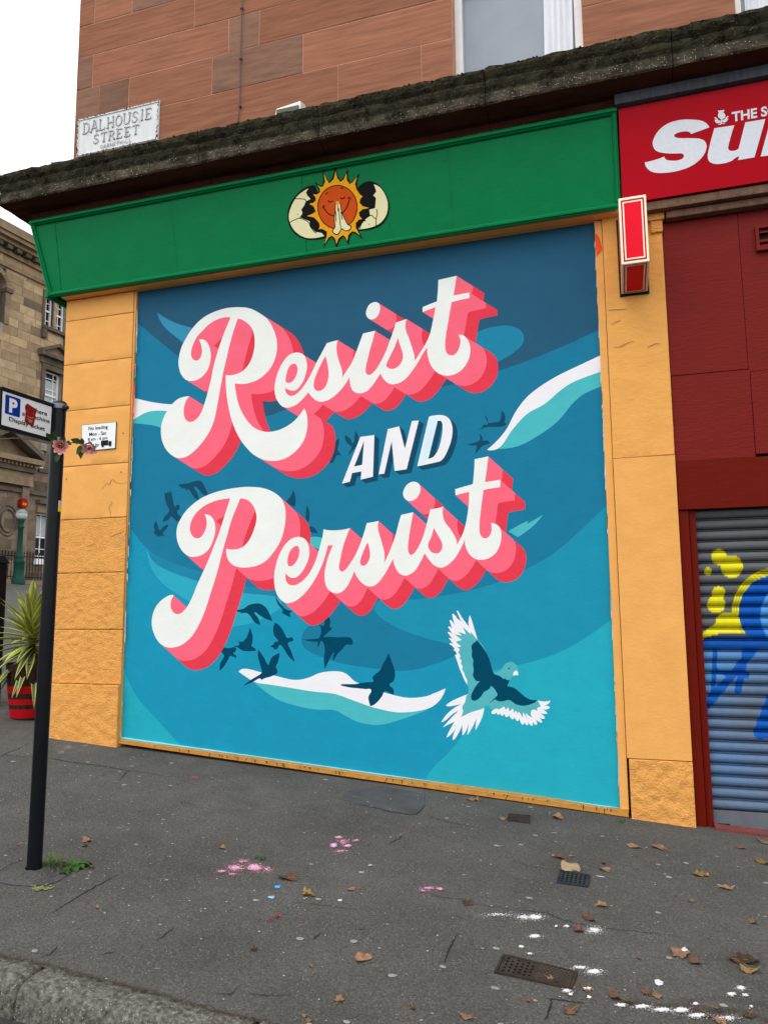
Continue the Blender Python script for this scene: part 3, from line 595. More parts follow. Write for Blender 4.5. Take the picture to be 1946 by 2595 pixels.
add('painted_cloud', mp_cloud, 'F', '220,575* 250,557 300,562 360,578 470,605 590,630 680,615 750,585 830,573 900,578 940,600 970,630 1000,648 1100,690 1240,730 1330,747 1440,740 1510,715 1578,685* 1550,750 1500,800 1440,825 1350,840 1250,842 1150,822 1080,803 960,760 850,722 700,705 560,682 420,660 330,645 270,610')
for s in ('105,408* 150,422 190,415 205,420 198,445 185,455 205,470 205,487* 185,478 165,473 150,500 125,540 97,570* 100,520 125,470 88,443*', '293,285* 312,340 310,390 305,405 330,425 333,438* 290,442 245,437 210,415 148,403* 210,405 225,395 210,370* 245,378 270,355 285,320', '455,262* 465,257 495,280 525,330 540,355 570,350 578,372 545,388 565,440 590,512* 545,470 510,415 490,400 475,425 455,430 450,420 425,412* 450,395 460,380 480,375 455,340 447,300', '350,432* 385,480 415,530 425,510 440,480 490,453* 480,510 465,545 475,570 470,590* 440,605 390,620 370,632* 360,620 310,645 250,670* 300,630 350,600 372,580 365,540 348,480', '740,250* 775,275 785,240 803,205* 823,245 818,280 833,290 805,320 780,345 765,365 740,420* 742,370 758,335 762,300', '638,365* 740,358 800,347 880,350 920,348 950,350 968,370 970,395* 945,400 925,400 900,430 870,460 842,507* 838,480 845,450 820,490 787,558* 780,500 785,430 770,378 720,380', '1203,453* 1225,510 1243,560 1247,600 1235,640 1210,660 1235,690 1238,730* 1210,715 1180,705 1160,740 1120,785 1085,803* 1075,770 1072,740 1090,695 1050,690 1000,685 950,680 888,665* 900,658 980,657 1060,645 1105,640 1098,615 1120,590 1150,565 1165,530 1185,495'): add('painted_bird', mp_ink, 'F', s)
# the parrot
add('parrot_feathers', mp_cloud, 'G', '505,1000* 470,940 440,870 410,800 385,720 352,635* 375,615 330,570* 350,558 283,497* 300,487 335,500* 278,425* 305,425 330,440* 262,355* 275,348 320,370* 270,290* 285,280 320,310* 288,210* 305,202 350,270* 318,135* 335,125 380,180* 430,220* 375,88* 388,85 440,170 500,250 545,310* 522,260 525,190 538,140* 560,200 590,300 635,450* 600,600* 560,900*')
add('parrot_tail', mp_cloud, 'G', '520,1115* 420,1155 320,1200 242,1255* 270,1268 350,1258 430,1240* 330,1300 250,1370 185,1465* 240,1440 330,1360 400,1325* 300,1420 205,1530* 280,1490 350,1460* 290,1560 248,1655* 310,1610 365,1540* 330,1640 328,1690* 375,1640 445,1500* 445,1630* 480,1590 525,1480* 505,1625* 550,1560 620,1420* 605,1565* 660,1470 700,1370 715,1290* 600,1250* 490,1180*')
add('parrot_feathers', mp_cloud, 'G', '805,1345 830,1310 880,1295 1000,1240* 1300,1240* 1380,1195* 1460,1208 1533,1195* 1510,1235 1440,1258* 1525,1280 1490,1305 1430,1305* 1495,1350 1470,1362 1405,1352* 1465,1412 1440,1422 1385,1402* 1432,1460 1410,1468 1352,1430* 1367,1488 1345,1495 1310,1442* 1314,1500 1290,1503 1252,1450* 1255,1495 1235,1498 1208,1450* 1203,1490 1180,1490 1148,1410* 1138,1445 1115,1445 1085,1395* 1075,1425 1050,1422 1022,1370* 1005,1398 980,1395 962,1355* 945,1382 920,1375 915,1350* 895,1370 875,1365 872,1340* 840,1362 812,1360')
add('parrot_body', mp_par, 'G', '635,450* 552,350* 548,378* 450,285* 490,378* 388,345* 437,392* 350,380* 440,447* 362,470* 432,528* 375,540* 410,562 388,600* 418,640 408,680* 435,705 422,740* 448,775 438,810* 465,850 480,900 503,940 505,1000 520,1040 520,1110 495,1140 480,1210 445,1280 455,1330 425,1402* 480,1375 560,1340 640,1315 715,1290* 760,1260 800,1300 880,1292* 890,1310* 965,1270* 975,1310* 1015,1280* 1025,1330* 1070,1295* 1085,1345* 1105,1320* 1130,1360* 1140,1330* 1195,1410* 1190,1340* 1250,1420* 1220,1350* 1310,1415* 1300,1320 1375,1325* 1365,1290* 1415,1270* 1380,1200* 1200,1180* 1000,1020* 1030,940 1080,890 1130,870 1128,800 1110,755 1075,725 1040,718 985,735 940,790 900,835 840,850 815,820 790,740 750,620 690,510')
add('parrot_wing', mp_ink, 'G', '628,452* 690,530 750,620 790,720 820,830 850,875 890,885 930,910 955,930 975,922 990,940 1030,942* 1000,1020* 1080,1040 1150,1090 1220,1150 1290,1185 1365,1190* 1350,1215 1310,1235 1250,1255 1190,1260 1110,1245 1060,1210 1020,1190 950,1205 890,1205 850,1180* 765,1243* 880,1130* 860,1080 830,1040 800,1015* 770,1060 715,1090 680,1140 640,1180 590,1200 560,1185 552,1140 570,1090 610,1020 665,955* 620,955 590,920 575,880 585,820 575,750 580,700 560,640 565,580 555,540 570,500 600,475')
add('parrot_eye', mp_ink, 'G', '1020,789 1030,800 1020,811 1010,800')
add('parrot_beak', mp_cloud, 'G', '1070,870 1085,840 1110,828 1133,850 1130,890* 1110,880 1080,888')
# lettering
for nm, parts, d in (('Resist', [([Rp], []), ([ESIST], eh), ([DOT1], [])], d1), ('Persist', [([Pp], []), ([ERSIST], ph), ([DOT2], [])], d2)):
    for o, h in parts: sh.append(Shape('letter_far_side', mp_red, o, h, sweep=d*1.70))
    for o, h in parts: sh.append(Shape('letter_near_side', mp_pink, o, h, sweep=d))
    for o, h in parts: sh.append(Shape('letter_face', mp_white, o, h))
for o, h in ((LA, [LAh]), (LN, []), (LD, [LDh])): sh.append(Shape('letter_shadow', mp_dark, [o], h, sweep=da))
for o, h in ((LA, [LAh]), (LN, []), (LD, [LDh])): sh.append(Shape('letter_face', mp_cloud, [o], h))
add('paint_streak', mp_streak, 'E', '890,195* 950,190 945,260 900,450 862,560 830,585 815,575 850,400')
paint(sh, FR, lambda x, y: W(x, y, MY), mural)

# ================================================================== GREEN FASCIA
fn = np.array([0, -0.70, -0.141]); fn /= np.linalg.norm(fn); fo = np.array([0, -0.103, zr(2.90)])
def FP(x, y, off=0.0): return plane_hit(x, y, fo+fn*off, fn)
green = paint_mat('green_gloss', (0, 116, 66), rough=0.32, bump=0.25, bscale=30, bdist=0.006, var=0.06, spec=0.5)
fas = thing('shop_fascia', (-2.4, -0.15, zr(2.9)), 'sloping green painted shop fascia board with a sun and eggshell emblem', 'fascia')
def fpt(X, t, off=0.0):                       # t: 0 bottom edge .. 1 top edge
    return np.array([X, -0.103-0.141*t, zr(2.90+0.70*t)])+fn*off
FXR = 0.168
fx = [None]+[FP(x, y)[0] for x, y in ((146.8, 650), (442, 602), (770.5, 544), (1142.6, 478))]+[FXR]
for i in range(5):
    l0 = XC-0.103 if i == 0 else fx[i]; l1 = XC-0.244 if i == 0 else fx[i]; r = fx[i+1]; g = 0.0015; o = -0.0025*(i % 2)
    q = [fpt(l0+g, 0, o), fpt(r-g, 0, o), fpt(r-g, 1, o), fpt(l1+g, 1, o)]
    mb = MB(); mb.slab(q, fn, 0.02); mb.build('fascia_panel', green, fas)
mb = MB(); q = [(XC-0.103, 3.0, zr(2.90)), (XC-0.103, -0.103, zr(2.90)), (XC-0.244, -0.244, zr(3.60)), (XC-0.244, 3.0, zr(3.60))]
mb.slab(q, (-0.98, 0, -0.197), 0.02); mb.build('side_panel', green, fas)
def bar(a, b, ta, tb, name, w=0.035, h=0.022, steps=3):
    """moulded bar along the fascia surface: a,b end X; runs at height t"""
    mb = MB(); A = fpt(a, ta); B = fpt(b, tb); d = (B-A)/np.linalg.norm(B-A); c = np.cross(fn, d)
    pr = [(-0.5, 0), (-0.5, 0.5), (-0.32, 0.62), (-0.18, 1.0), (0.12, 1.0), (0.25, 0.7), (0.4, 0.55), (0.5, 0.3), (0.5, 0)]
    vs = [P+c*(u*w)+fn*(v*h) for P in (A, B) for u, v in pr]; n = len(pr)
    mb.add(vs, [(k, k+1, n+k+1, n+k) for k in range(n-1)]+[tuple(range(n))[::-1], tuple(range(n, 2*n))]); return mb.build(name, green, fas)
bar(XC-0.107, FXR, 0.02, 0.02, 'bottom_moulding', 0.045, 0.03); bar(XC-0.24, FXR, 0.975, 0.975, 'top_moulding', 0.05, 0.035)
bar(XC-0.09, XC-0.225, 0.0, 1.0, 'end_moulding', 0.045, 0.03); bar(FXR-0.02, FXR-0.02, 0.05, 0.95, 'end_moulding', 0.035, 0.028)
mb = MB(); mb.slab([(XC-0.135, 3.0, zr(2.885)), (XC-0.135, -0.135, zr(2.885)), (XC-0.135, -0.135, zr(2.94)), (XC-0.135, 3.0, zr(2.94))], (-1, 0, 0), 0.03); mb.build('side_moulding', green, fas)
for X in (fx[1], fx[2], fx[4]):
    mb = MB(); vs = []
    for t in rng(0.05, 0.945, 16):
        jx = 0.0015*noise.noise(Vector((t*30, X, 0)))
        for dx, h in ((-0.006, 0.0), (-0.001+jx, 0.0030), (0.002+jx, 0.0030), (0.008, 0.0)): vs.append(fpt(X+dx, t, h+0.0004))
    mb.add(vs, [(k*4+q, k*4+q+1, (k+1)*4+q+1, (k+1)*4+q) for k in range(16) for q in range(3)]); mb.build('seam', green, fas)
# nail heads
mb = MB()
for i in range(70):
    X = rnd.uniform(-4.7, 0.1); t = rnd.choice((rnd.uniform(0.1, 0.3), rnd.uniform(0.1, 0.85))); c = fpt(X, t, 0.001); r = rnd.uniform(0.003, 0.006); ez = np.array([0, -0.197, 0.98])
    mb.add([c+np.array([1, 0, 0])*r*math.cos(a)+ez*r*math.sin(a) for a in rng(0, 5.2, 5)]+[c+fn*0.003], [(k, (k+1) % 6, 6) for k in range(6)])
tag(mb.build('nail_head', green, fas), kind='stuff')
# emblem
eb = mat('emblem_black', (0.006, 0.006, 0.007), rough=0.4, var=0.1); ec = mat('emblem_cream', lin((232, 226, 178)), rough=0.45, var=0.04); eg = mat('emblem_gold', lin((235, 165, 25)), rough=0.4, var=0.08, scale=30); eo = mat('emblem_orange', lin((205, 78, 20)), rough=0.4, var=0.08, scale=25)
es = []
def ea(name, m_, txt, closed=True, w=None, sub=5):
    if w: es.append(Shape(name, m_, [ribbon(trace('K', txt, sub, closed=False), w*700/1659)]))
    else: es.append(Shape(name, m_, [trace('K', txt, sub)]))
ea('shell_outline', eb, '945,284* 890,293 830,343 790,405 779,470 789,522 818,570 870,602 930,610 990,602 1020,588* 1030,480* 980,400* 960,330*')
ea('shell_outline', eb, '1190,340* 1197,305 1230,270 1280,259 1330,283 1371,340 1390,400 1382,462 1352,512 1312,537 1250,552 1198,554* 1180,530* 1170,430*')
ea('eggshell', ec, '906,302* 840,347 802,410 787,470 797,515 827,562 877,594 930,601 1000,588* 985,570* 945,562* 915,530* 912,500* 860,478* 848,482* 870,452* 862,430* 882,400* 890,380* 918,365* 898,345* 890,325*')
ea('eggshell', ec, '1297,277* 1338,300 1369,350 1381,400 1373,458 1343,503 1303,528 1250,543 1205,547* 1235,490* 1275,465* 1270,430* 1305,420* 1310,360* 1293,345* 1312,320*')
for s in ('822,365 850,364 885,368', '885,368 890,380', '788,510 820,492 850,481', '850,481 905,505 918,535 950,572', '862,430 873,440 860,470', '1312,425 1310,480 1285,462', '1285,462 1240,492 1212,545', '1311,480 1310,526', '1300,350 1303,370'): ea('shell_crack', eb, s, w=5)
tips = [((992, 200), (1030, 272)), ((1067, 183), (1097, 264)), ((1137, 197), (1152, 277)), ((1205, 220), (1192, 305)), ((1243, 345), (1212, 390)), ((1283, 420), (1208, 445)), ((1240, 492), (1188, 510)), ((1222, 595), (1165, 560)), ((1142, 632), (1112, 582)), ((1073, 650), (1045, 585)), ((998, 648), (1015, 560)), ((958, 557), (968, 508)), ((882, 472), (948, 440)), ((895, 392), (950, 372)), ((920, 332), (975, 325)), ((950, 272), (992, 292))]
cc = np.array([1080, 415.0])
def star(k_out, k_val, pinch):
    pts = []
    n = len(tips)
    for i, (tp, v) in enumerate(tips):
        tp = np.array(tp, float); v = np.array(v, float); pv = np.array(tips[i-1][1], float)
        T = tp+(tp-cc)/np.linalg.norm(tp-cc)*k_out; vv = v+(v-cc)/np.linalg.norm(v-cc)*k_val; pp = pv+(pv-cc)/np.linalg.norm(pv-cc)*k_val
        for a in (0.33, 0.66):
            m_ = pp*(1-a)+T*a; axis = cc+(T-cc)*(np.dot(m_-cc, T-cc)/np.dot(T-cc, T-cc)); pts.append(m_+(axis-m_)*pinch)
        pts.append(T)
        for a in (0.33, 0.66):
            m_ = T*(1-a)+vv*a; axis = cc+(T-cc)*(np.dot(m_-cc, T-cc)/np.dot(T-cc, T-cc)); pts.append(m_+(axis-m_)*pinch)
        pts.append(vv)
    return np.array([Z('K', *p) for p in pts])
es.append(Shape('sun_outline', eb, [star(14, 8, 0.34)])); es.append(Shape('sun_rays', eg, [star(-14, 0, 0.50)]))
ell = lambda cx, cy, rx, ry: np.array([Z('K', cx+rx*math.cos(a), cy+ry*math.sin(a)) for a in rng(0, 2*math.pi*39/40, 39)])
es.append(Shape('face_outline', eb, [ell(1079, 415, 121, 134)])); es.append(Shape('sun_face', eo, [ell(1079, 415, 115, 128)]))
for s in ('1008,338 1022,325', '1097,301 1115,300', '1022,375 1035,384 1050,376', '1095,358 1110,364 1123,352', '992,422 994,408 1005,408', '998,415 1012,442 1036,461 1062,466', '1108,452 1136,412 1150,366', '1140,364 1150,356 1158,368'): ea('face_line', eb, s, w=7)
ea('hands_outline', eb, '1064,393* 1098,389* 1109,450 1129,492 1143,516 1162,528 1156,552 1130,560 1108,551 1101,554 1084,580 1060,578 1047,557 1060,533 1057,480 1064,430')
ea('hands', ec, '1069,398* 1094,394* 1104,450 1124,495 1139,521 1156,532 1150,548 1128,554 1107,544 1098,548 1080,574 1062,571 1053,556 1066,536 1063,480 1069,430')
es.append(Shape('nose', eg, [ell(1079, 389, 11, 11)]))
for s in ('1087,420 1092,480 1100,545', '1080,400 1082,440', '1070,440 1070,500', '1100,440 1108,490'): ea('hand_line', eb, s, w=5)
paint(es, np.array([Z('K', 700, 150), Z('K', 1450, 150), Z('K', 1450, 700), Z('K', 700, 700)]), lambda x, y: FP(x, y, 0.0015), fas, min_area=3.0)

# ================================================================== RED NEWSPAPER SIGN
news = thing('newspaper_sign', (1.3, -0.2, zr(2.95)), 'red newspaper fascia sign with big white slanted lettering and a thistle', 'sign')
signred = mat('sign_red', lin((176, 4, 26)), rough=0.3, var=0.04, scale=3, spec=0.5)
NXR = 3.4
tB = (FP(1642, 507)[2]-zr(2.90))/0.70; tT = (FP(1569, 277)[2]-zr(2.90))/0.70
mb = MB(); mb.slab([fpt(FXR+0.012, tB, 0.01), fpt(NXR, tB, 0.01), fpt(NXR, tT, 0.01), fpt(FXR+0.012, tT, 0.01)], fn, 0.05); mb.build('sign_board', signred, news)
mb = MB(); mb.box(FXR-0.012, NXR, -0.30, -0.20, zr(2.90+0.70*tT)+0.006, zr(2.90+0.70*tT)+0.085); mb.build('lead_flashing', mat('lead_grey', (0.055, 0.062, 0.075), rough=0.6, var=0.3, scale=9, stretch=(6, 1, 0.6)), news)
swhite = mat('sign_white', lin((226, 229, 238)), rough=0.35, var=0.05, scale=40, speck=(0.45, 0.46, 0.5), speck_scale=60, speck_size=0.05)
ns = [Shape('letter', swhite, [trace('R3', s)]) for s in ('1305,765* 1270,730 1200,718 1120,722 1050,745 1000,785 970,835 965,870 985,905 1040,920 1110,922 1140,922 1152,935 1143,952 1115,963 1080,965 1045,958 1035,940* 980,960 918,975* 930,1010 970,1035 1040,1038 1120,1025 1200,995 1260,945 1287,890 1280,852 1250,834 1190,830 1120,829 1095,820 1100,805 1140,791 1180,791 1195,805*',
     '1335,770* 1455,752* 1417,885 1425,903 1455,905 1480,893* 1520,735* 1640,715* 1575,945* 1475,962* 1480,940 1430,970 1360,985 1310,975 1295,945 1300,900', '1675,710* 1790,692* 1785,715* 1840,685 1900,680 1940,700 1940,740* 1890,900* 1775,920* 1820,770 1815,757 1790,757 1770,770* 1730,925* 1612,940*')]
th = ['1360,680 1380,675 1398,685 1400,702 1388,713 1368,713 1357,700', '1355,665* 1395,660* 1390,676* 1362,678*', '1374,710* 1384,709* 1380,745* 1372,746*', '1372,735 1350,740 1336,720 1345,718 1335,705 1350,710 1358,722 1370,725', '1384,730 1400,735 1418,712 1408,712 1420,698 1405,704 1396,716 1384,722', '1374,740* 1355,750* 1374,748*', '1382,738* 1402,740* 1385,746*']
ns += [Shape('thistle', swhite, [trace('R3', s)]) for s in th]
paint(ns, np.array([Z('R3', 850, 600), Z('R3', 2300, 350), Z('R3', 2300, 1000), Z('R3', 850, 1100)]), lambda x, y: FP(x, y, 0.012), news, min_area=3.0)
tm = lambda u, v: FP(*((1-u)*((1-v)*np.array(Z('R3', 1441, 733))+v*np.array(Z('R3', 1438, 673)))+u*((1-v)*np.array(Z('R3', 1990, 638))+v*np.array(Z('R3', 1990, 578)))), 0.0115)
text_on('THE SCOTTISH', 0, 1, 0, 1, tm, swhite, news, bold=0.03)
# ledge under the red sign
ledge = thing('stone_ledge', (1.3, -0.1, zr(2.8)), 'worn brown ledge below the red newspaper sign', 'ledge')
mb = MB(); zb = FP(1642, 507)[2]
brown = mat('worn_brown', (0.15, 0.088, 0.058), rough=0.9, var=0.35, scale=14, bump=0.8, bscale=50, dark=(0.05, 0.035, 0.025), dscale=7, damt=0.25)
mb.box(RX1-0.18, NXR, -0.10, 0.02, zb-0.075, zb-0.012); mb.build('upper_moulding', brown, ledge, bevel=0.006)
mb = MB(); mb.box(RX1+0.03, NXR, -0.055, 0.02, zb-0.135, zb-0.080); mb.build('lower_moulding', brown, ledge, bevel=0.01)

# ================================================================== MAROON BOARDING AND SHUTTER
maroon = paint_mat('maroon_paint', (112, 30, 26), rough=0.38, bump=0.55, bscale=26, bdist=0.008, stretch=(0.5, 1, 2.2), spec=0.5, var=0.07)
maroon2 = paint_mat('maroon_beam', (98, 22, 12), rough=0.4, bump=0.3, bscale=30, stretch=(0.4, 1, 2), var=0.06)
brd = thing('maroon_boarding', (1.3, 0.02, zr(0.6)), 'dark maroon painted boarding above the roller shutter', 'boarding')
zj = W(1720, 949)[2]; zk = W(1720, 1168)[2]; zb2 = W(1760, 1290)[2]; xj = W(1446+1440/3.318, 400+1000/3.318)[0]; ztop = zb-0.137
def board(x0, x1, z0, z1, y, m_=maroon, name='board'):
    mb = MB(); mb.box(x0+0.0015, x1-0.0015, y, 0.12, z0+0.0015, z1-0.0015); return mb.build(name, m_, brd, bevel=0.002)
board(RX1+0.003, xj, zj, ztop, 0.020); board(xj, 2.3, zj-0.02, ztop, 0.023); board(2.3, NXR, zj, ztop, 0.02)
board(RX1+0.003, xj+0.01, zk, zj, 0.024); board(xj+0.01, 2.3, zk+0.02, zj-0.02, 0.020); board(2.3, NXR, zk, zj, 0.02)
board(RX1+0.003, NXR, zb2, zk, 0.010, maroon2, 'beam')
vent = thing('vent_grille', (1.06, 0.0, W(1946, 560)[2]), 'small maroon louvred vent set into the boarding', 'vent')
vx0, vx1 = W(1446+1545/3.318, 580)[0], W(1446+1545/3.318, 580)[0]+0.30; vz1 = W(1446+1560/3.318, 400+575/3.318)[2]; vz0 = W(1446+1560/3.318, 400+785/3.318)[2]
mb = MB()
for a, b, c, d in ((vx0, vx1, vz1-0.022, vz1), (vx0, vx1, vz0, vz0+0.022), (vx0, vx0+0.022, vz0+0.022, vz1-0.022), (vx1-0.022, vx1, vz0+0.022, vz1-0.022)): mb.box(a, b, -0.012, 0.02, c, d)
mb.build('frame', maroon, vent)
mb = MB(); mb.box(vx0+0.022, vx1-0.022, 0.0175, 0.0195, vz0+0.022, vz1-0.022); mb.build('cavity', mat('cavity_black', (0.01, 0.008, 0.008)), vent)
for k in range(4):
    z = vz0+0.026+k*(vz1-vz0-0.05)/4; h = (vz1-vz0-0.05)/4; 
    if k == 2: continue
    mb = MB(); mb.hexa([(vx0+0.024, -0.006, z), (vx1-0.024, -0.006, z), (vx1-0.024, 0.012, z+h*0.8), (vx0+0.024, 0.012, z+h*0.8), (vx0+0.024, 0.0, z), (vx1-0.024, 0.0, z), (vx1-0.024, 0.017, z+h*0.8), (vx0+0.024, 0.017, z+h*0.8)]); mb.build('louvre', maroon, vent)
door = thing('shutter_frame', (0.5, 0.03, gz(0.5, 0)), 'dark maroon timber post beside the roller shutter', 'post')
mb = MB(); mb.box(RX1+0.004, RX1+0.070, 0.030, 0.16, gz(0.5, 0)-0.05, zb2-0.004); mb.build('post', maroon2, door, bevel=0.003)
mb = MB(); mb.box(RX1+0.074, RX1+0.118, 0.055, 0.16, gz(0.5, 0)-0.05, zb2-0.004); mb.build('guide_rail', maroon2, door, bevel=0.003)
SY = 0.10; SX0, SX1 = RX1+0.119, 2.6
shut = thing('roller_shutter', (1.5, SY, gz(1.5, 0)), 'grey steel roller shutter sprayed with blue and yellow graffiti', 'roller shutter')
zbot = W(1800, 2050, SY)[2]
def gcol(x, z):
    px, py = proj((x, SY, z)); u = (px-1446)/0.30139; v = (py-1150)/0.30139
    nz = noise.noise(Vector((u*0.004, v*0.004, 1)))
    grey = np.array([0.10, 0.107, 0.118])*(1+0.1*nz); blue = np.array([0.004, 0.065, 0.30]); lb = np.array([0.07, 0.25, 0.56]); yel = np.array([0.66, 0.60, 0.015])
    c = grey
    def D(a, b): return math.hypot(u-a, v-b)
    if v > 1500+40*math.sin(u*0.004):
        k = min(1, max(0, (v-1510)/60)); c = grey*(1-k)+blue*k
    if v > 1620:
        k = min(1, max(0, (v-1620)/50)); f = 0.75+0.5*noise.noise(Vector((u*0.0022, v*0.0016, 4)))-0.00022*(v-1620); f = max(0.10, min(1, f-0.12)); base = grey*1.15*(1-f)+lb*f*0.9; c = c*(1-k)+base*k
        for (a, b, e, f2, w) in ((1570, 1600, 1120, 2140, 34), (1480, 1600, 1400, 1990, 30), (1210, 1640, 1190, 2060, 20), (1250, 1960, 1100, 2130, 26), (1200, 1830, 1480, 1860, 22), (1700, 2060, 1590, 2340, 60), (1590, 2300, 1640, 2350, 40)):
            dx, dy = e-a, f2-b; t = max(0, min(1, ((u-a)*dx+(v-b)*dy)/(dx*dx+dy*dy))); q = math.hypot(u-a-t*dx, v-b-t*dy)
            if q < w: c = blue*1.2
    poly = yel_in(u, v)
    r = D(1720, 1330)
    if 300 < r < 372 and v < 1500 and u < 1760: c = yel*(0.75+0.25*math.sin(r*0.3))
    if poly: c = yel
    for (a, b, q) in ((1243, 868, 65), (1350, 950, 93), (1150, 990, 32), (1238, 1170, 56), (1218, 1265, 76)):
        if D(a, b) < q: c = yel*(1-0.25*max(0, (D(a, b)/q)-0.6))
    if r < 312 and v < 1560: c = blue*1.25
    if D(1880, 1360) < 292 and v < 1600: c = lb
    return c
YP = np.array([(1060, 1580), (1110, 1500), (1210, 1430), (1220, 1380), (1280, 1330), (1410, 1340), (1425, 1515), (1250, 1510), (1140, 1540), (1060, 1600)], float)
def yel_in(u, v): return bool(inside(np.array([[u, v]]), YP)[0])
steel = mat('shutter_steel', (0.2, 0.2, 0.2), attr='Col', rough=0.42, var=0.06, scale=30, spec=0.5)
pitch = 0.0765; nsl = int((zb2+0.02-zbot)/pitch)+1
sprof = [(0.020, 0.0), (0.024, 0.03), (0.010, 0.06), (-0.004, 0.14), (-0.014, 0.28), (-0.018, 0.45), (-0.016, 0.62), (-0.007, 0.77), (0.008, 0.87), (0.022, 0.90), (-0.002, 0.92), (-0.004, 0.97), (0.020, 1.0)]
xs = rng(SX0, 1.25, 170)+rng(1.29, SX1, 14); m_ = len(sprof)
for k in range(nsl):
    z0 = zbot+k*pitch; vs = [(x, SY+y, z0+pitch*t) for x in xs for y, t in sprof]
    mb = MB(); mb.add(vs, [(i*m_+q, (i+1)*m_+q, (i+1)*m_+q+1, i*m_+q+1) for i in range(len(xs)-1) for q in range(m_-1)])
    o = mb.build('slat', steel, shut, smooth=False)
    ca = o.data.color_attributes.new('Col', 'FLOAT_COLOR', 'POINT')
    buf = []
    for x in xs:
        for y, t in sprof: c = gcol(x, z0+pitch*t); buf += [c[0], c[1], c[2], 1.0]
    ca.data.foreach_set('color', buf)
mb = MB(); mb.box(SX0, SX1, SY-0.016, SY+0.012, zbot-0.115, zbot-0.002); mb.build('bottom_rail', mat('rail_grey', (0.115, 0.125, 0.145), rough=0.4, var=0.1, scale=9), shut, bevel=0.003)
mb = MB(); mb.box(SX0+0.03, SX0+0.10, SY-0.028, SY-0.0165, zbot-0.115, zbot-0.085); mb.build('stop_bracket', mat('black_fittings_gap_shade', (0.012, 0.012, 0.013), rough=0.7), shut)
mb = MB(); mb.box(SX0, SX1, SY-0.012, SY+0.01, gz(1.5, 0)-0.3, zbot-0.118); mb.build('gap_shade', mat('black_fittings_gap_shade', (0.012, 0.012, 0.013), rough=0.7), shut)  # black strip standing in for the shade in the gap under the rail
step = thing('door_step', (1.4, 0.02, gz(1.4, 0)), 'faded red painted concrete step under the roller shutter', 'step')
mb = MB(); mb.add([(x, y, z) for x in rng(RX1+0.12, 2.8, 12) for y, z in ((0.0, gz(x, 0)-0.1), (-0.012, gz(x, 0)+0.018), (0.085, gz(x, 0)+0.026), (0.085, gz(x, 0)-0.1))], [(i*4+q, (i+1)*4+q, (i+1)*4+(q+1) % 4, i*4+(q+1) % 4) for i in range(12) for q in range(4)]+[(0, 1, 2, 3), (51, 50, 49, 48)])
mb.build('tread', mat('step_red', (0.18, 0.055, 0.05), rough=0.9, var=0.3, scale=14, bump=0.6, dark=(0.07, 0.06, 0.055), dscale=5, damt=0.35), step)

# ================================================================== SIGNS ON THE WALL
plate = thing('street_name_plate', W(*Z('R1', 700, 900)), 'weathered white street name plate reading DALHOUSIE STREET GARNETHILL above the cornice', 'sign')
pq = [W(*Z('R1', *p), Y=-0.018) for p in ((470, 720), (960, 602), (950, 838), (462, 945))]
enam = mat('old_enamel', (0.66, 0.68, 0.69), rough=0.5, var=0.10, scale=5, stretch=(3, 1, 0.6), dark=(0.17, 0.165, 0.16), dscale=4, damt=0.10, bump=0.2)
rust = mat('rusty_iron', (0.055, 0.042, 0.036), rough=0.85, var=0.4, scale=25, bump=0.5)
mb = MB(); mb.slab([pq[3], pq[2], pq[1], pq[0]], (0, -1, 0), 0.014); mb.build('plate', enam, plate)
um = quad_map(*pq, off=(0, -0.006, 0)); um2 = quad_map(*pq, off=(0, -0.002, 0))
def rim(a, b, w=0.010, m_=None, name='rim', y=-0.006, y2=0.016):
    A = um2(*a); B = um2(*b); d = (B-A)/np.linalg.norm(B-A); c = np.cross(d, np.array([0, 1, 0]))*w/2
    q = [A-c, B-c, B+c, A+c]; mb = MB(); mb.hexa([p+np.array([0, y, 0]) for p in q]+[p+np.array([0, y2, 0]) for p in q]); return mb.build(name, m_ or enam, plate)
for a, b in (((0.012, 0.03), (0.988, 0.03)), ((0.012, 0.97), (0.988, 0.97)), ((0.012, 0.0), (0.012, 1)), ((0.988, 0), (0.988, 1))): rim(a, b)
mb = MB()                                      # rust eating the rim
for i in range(190):
    s = rnd.randrange(4); k = rnd.random(); e = rnd.gauss(0, 0.006); u, v = [(k, 0.02+e*2), (k, 0.985+e*2), (0.008+e, k), (0.99+e, k)][s]
    if not (0 < u < 1 and 0 < v < 1): continue
    c = um2(u, v)+np.array([0, -0.0072, 0]); r = rnd.uniform(0.002, 0.009)
    mb.add([c+np.array([r*rnd.uniform(0.5, 1.2)*math.cos(a), 0, r*rnd.uniform(0.5, 1.2)*math.sin(a)]) for a in rng(0, 5.2, 5)], [tuple(range(6))])
tag(mb.build('rust_spot', rust, plate), kind='stuff')
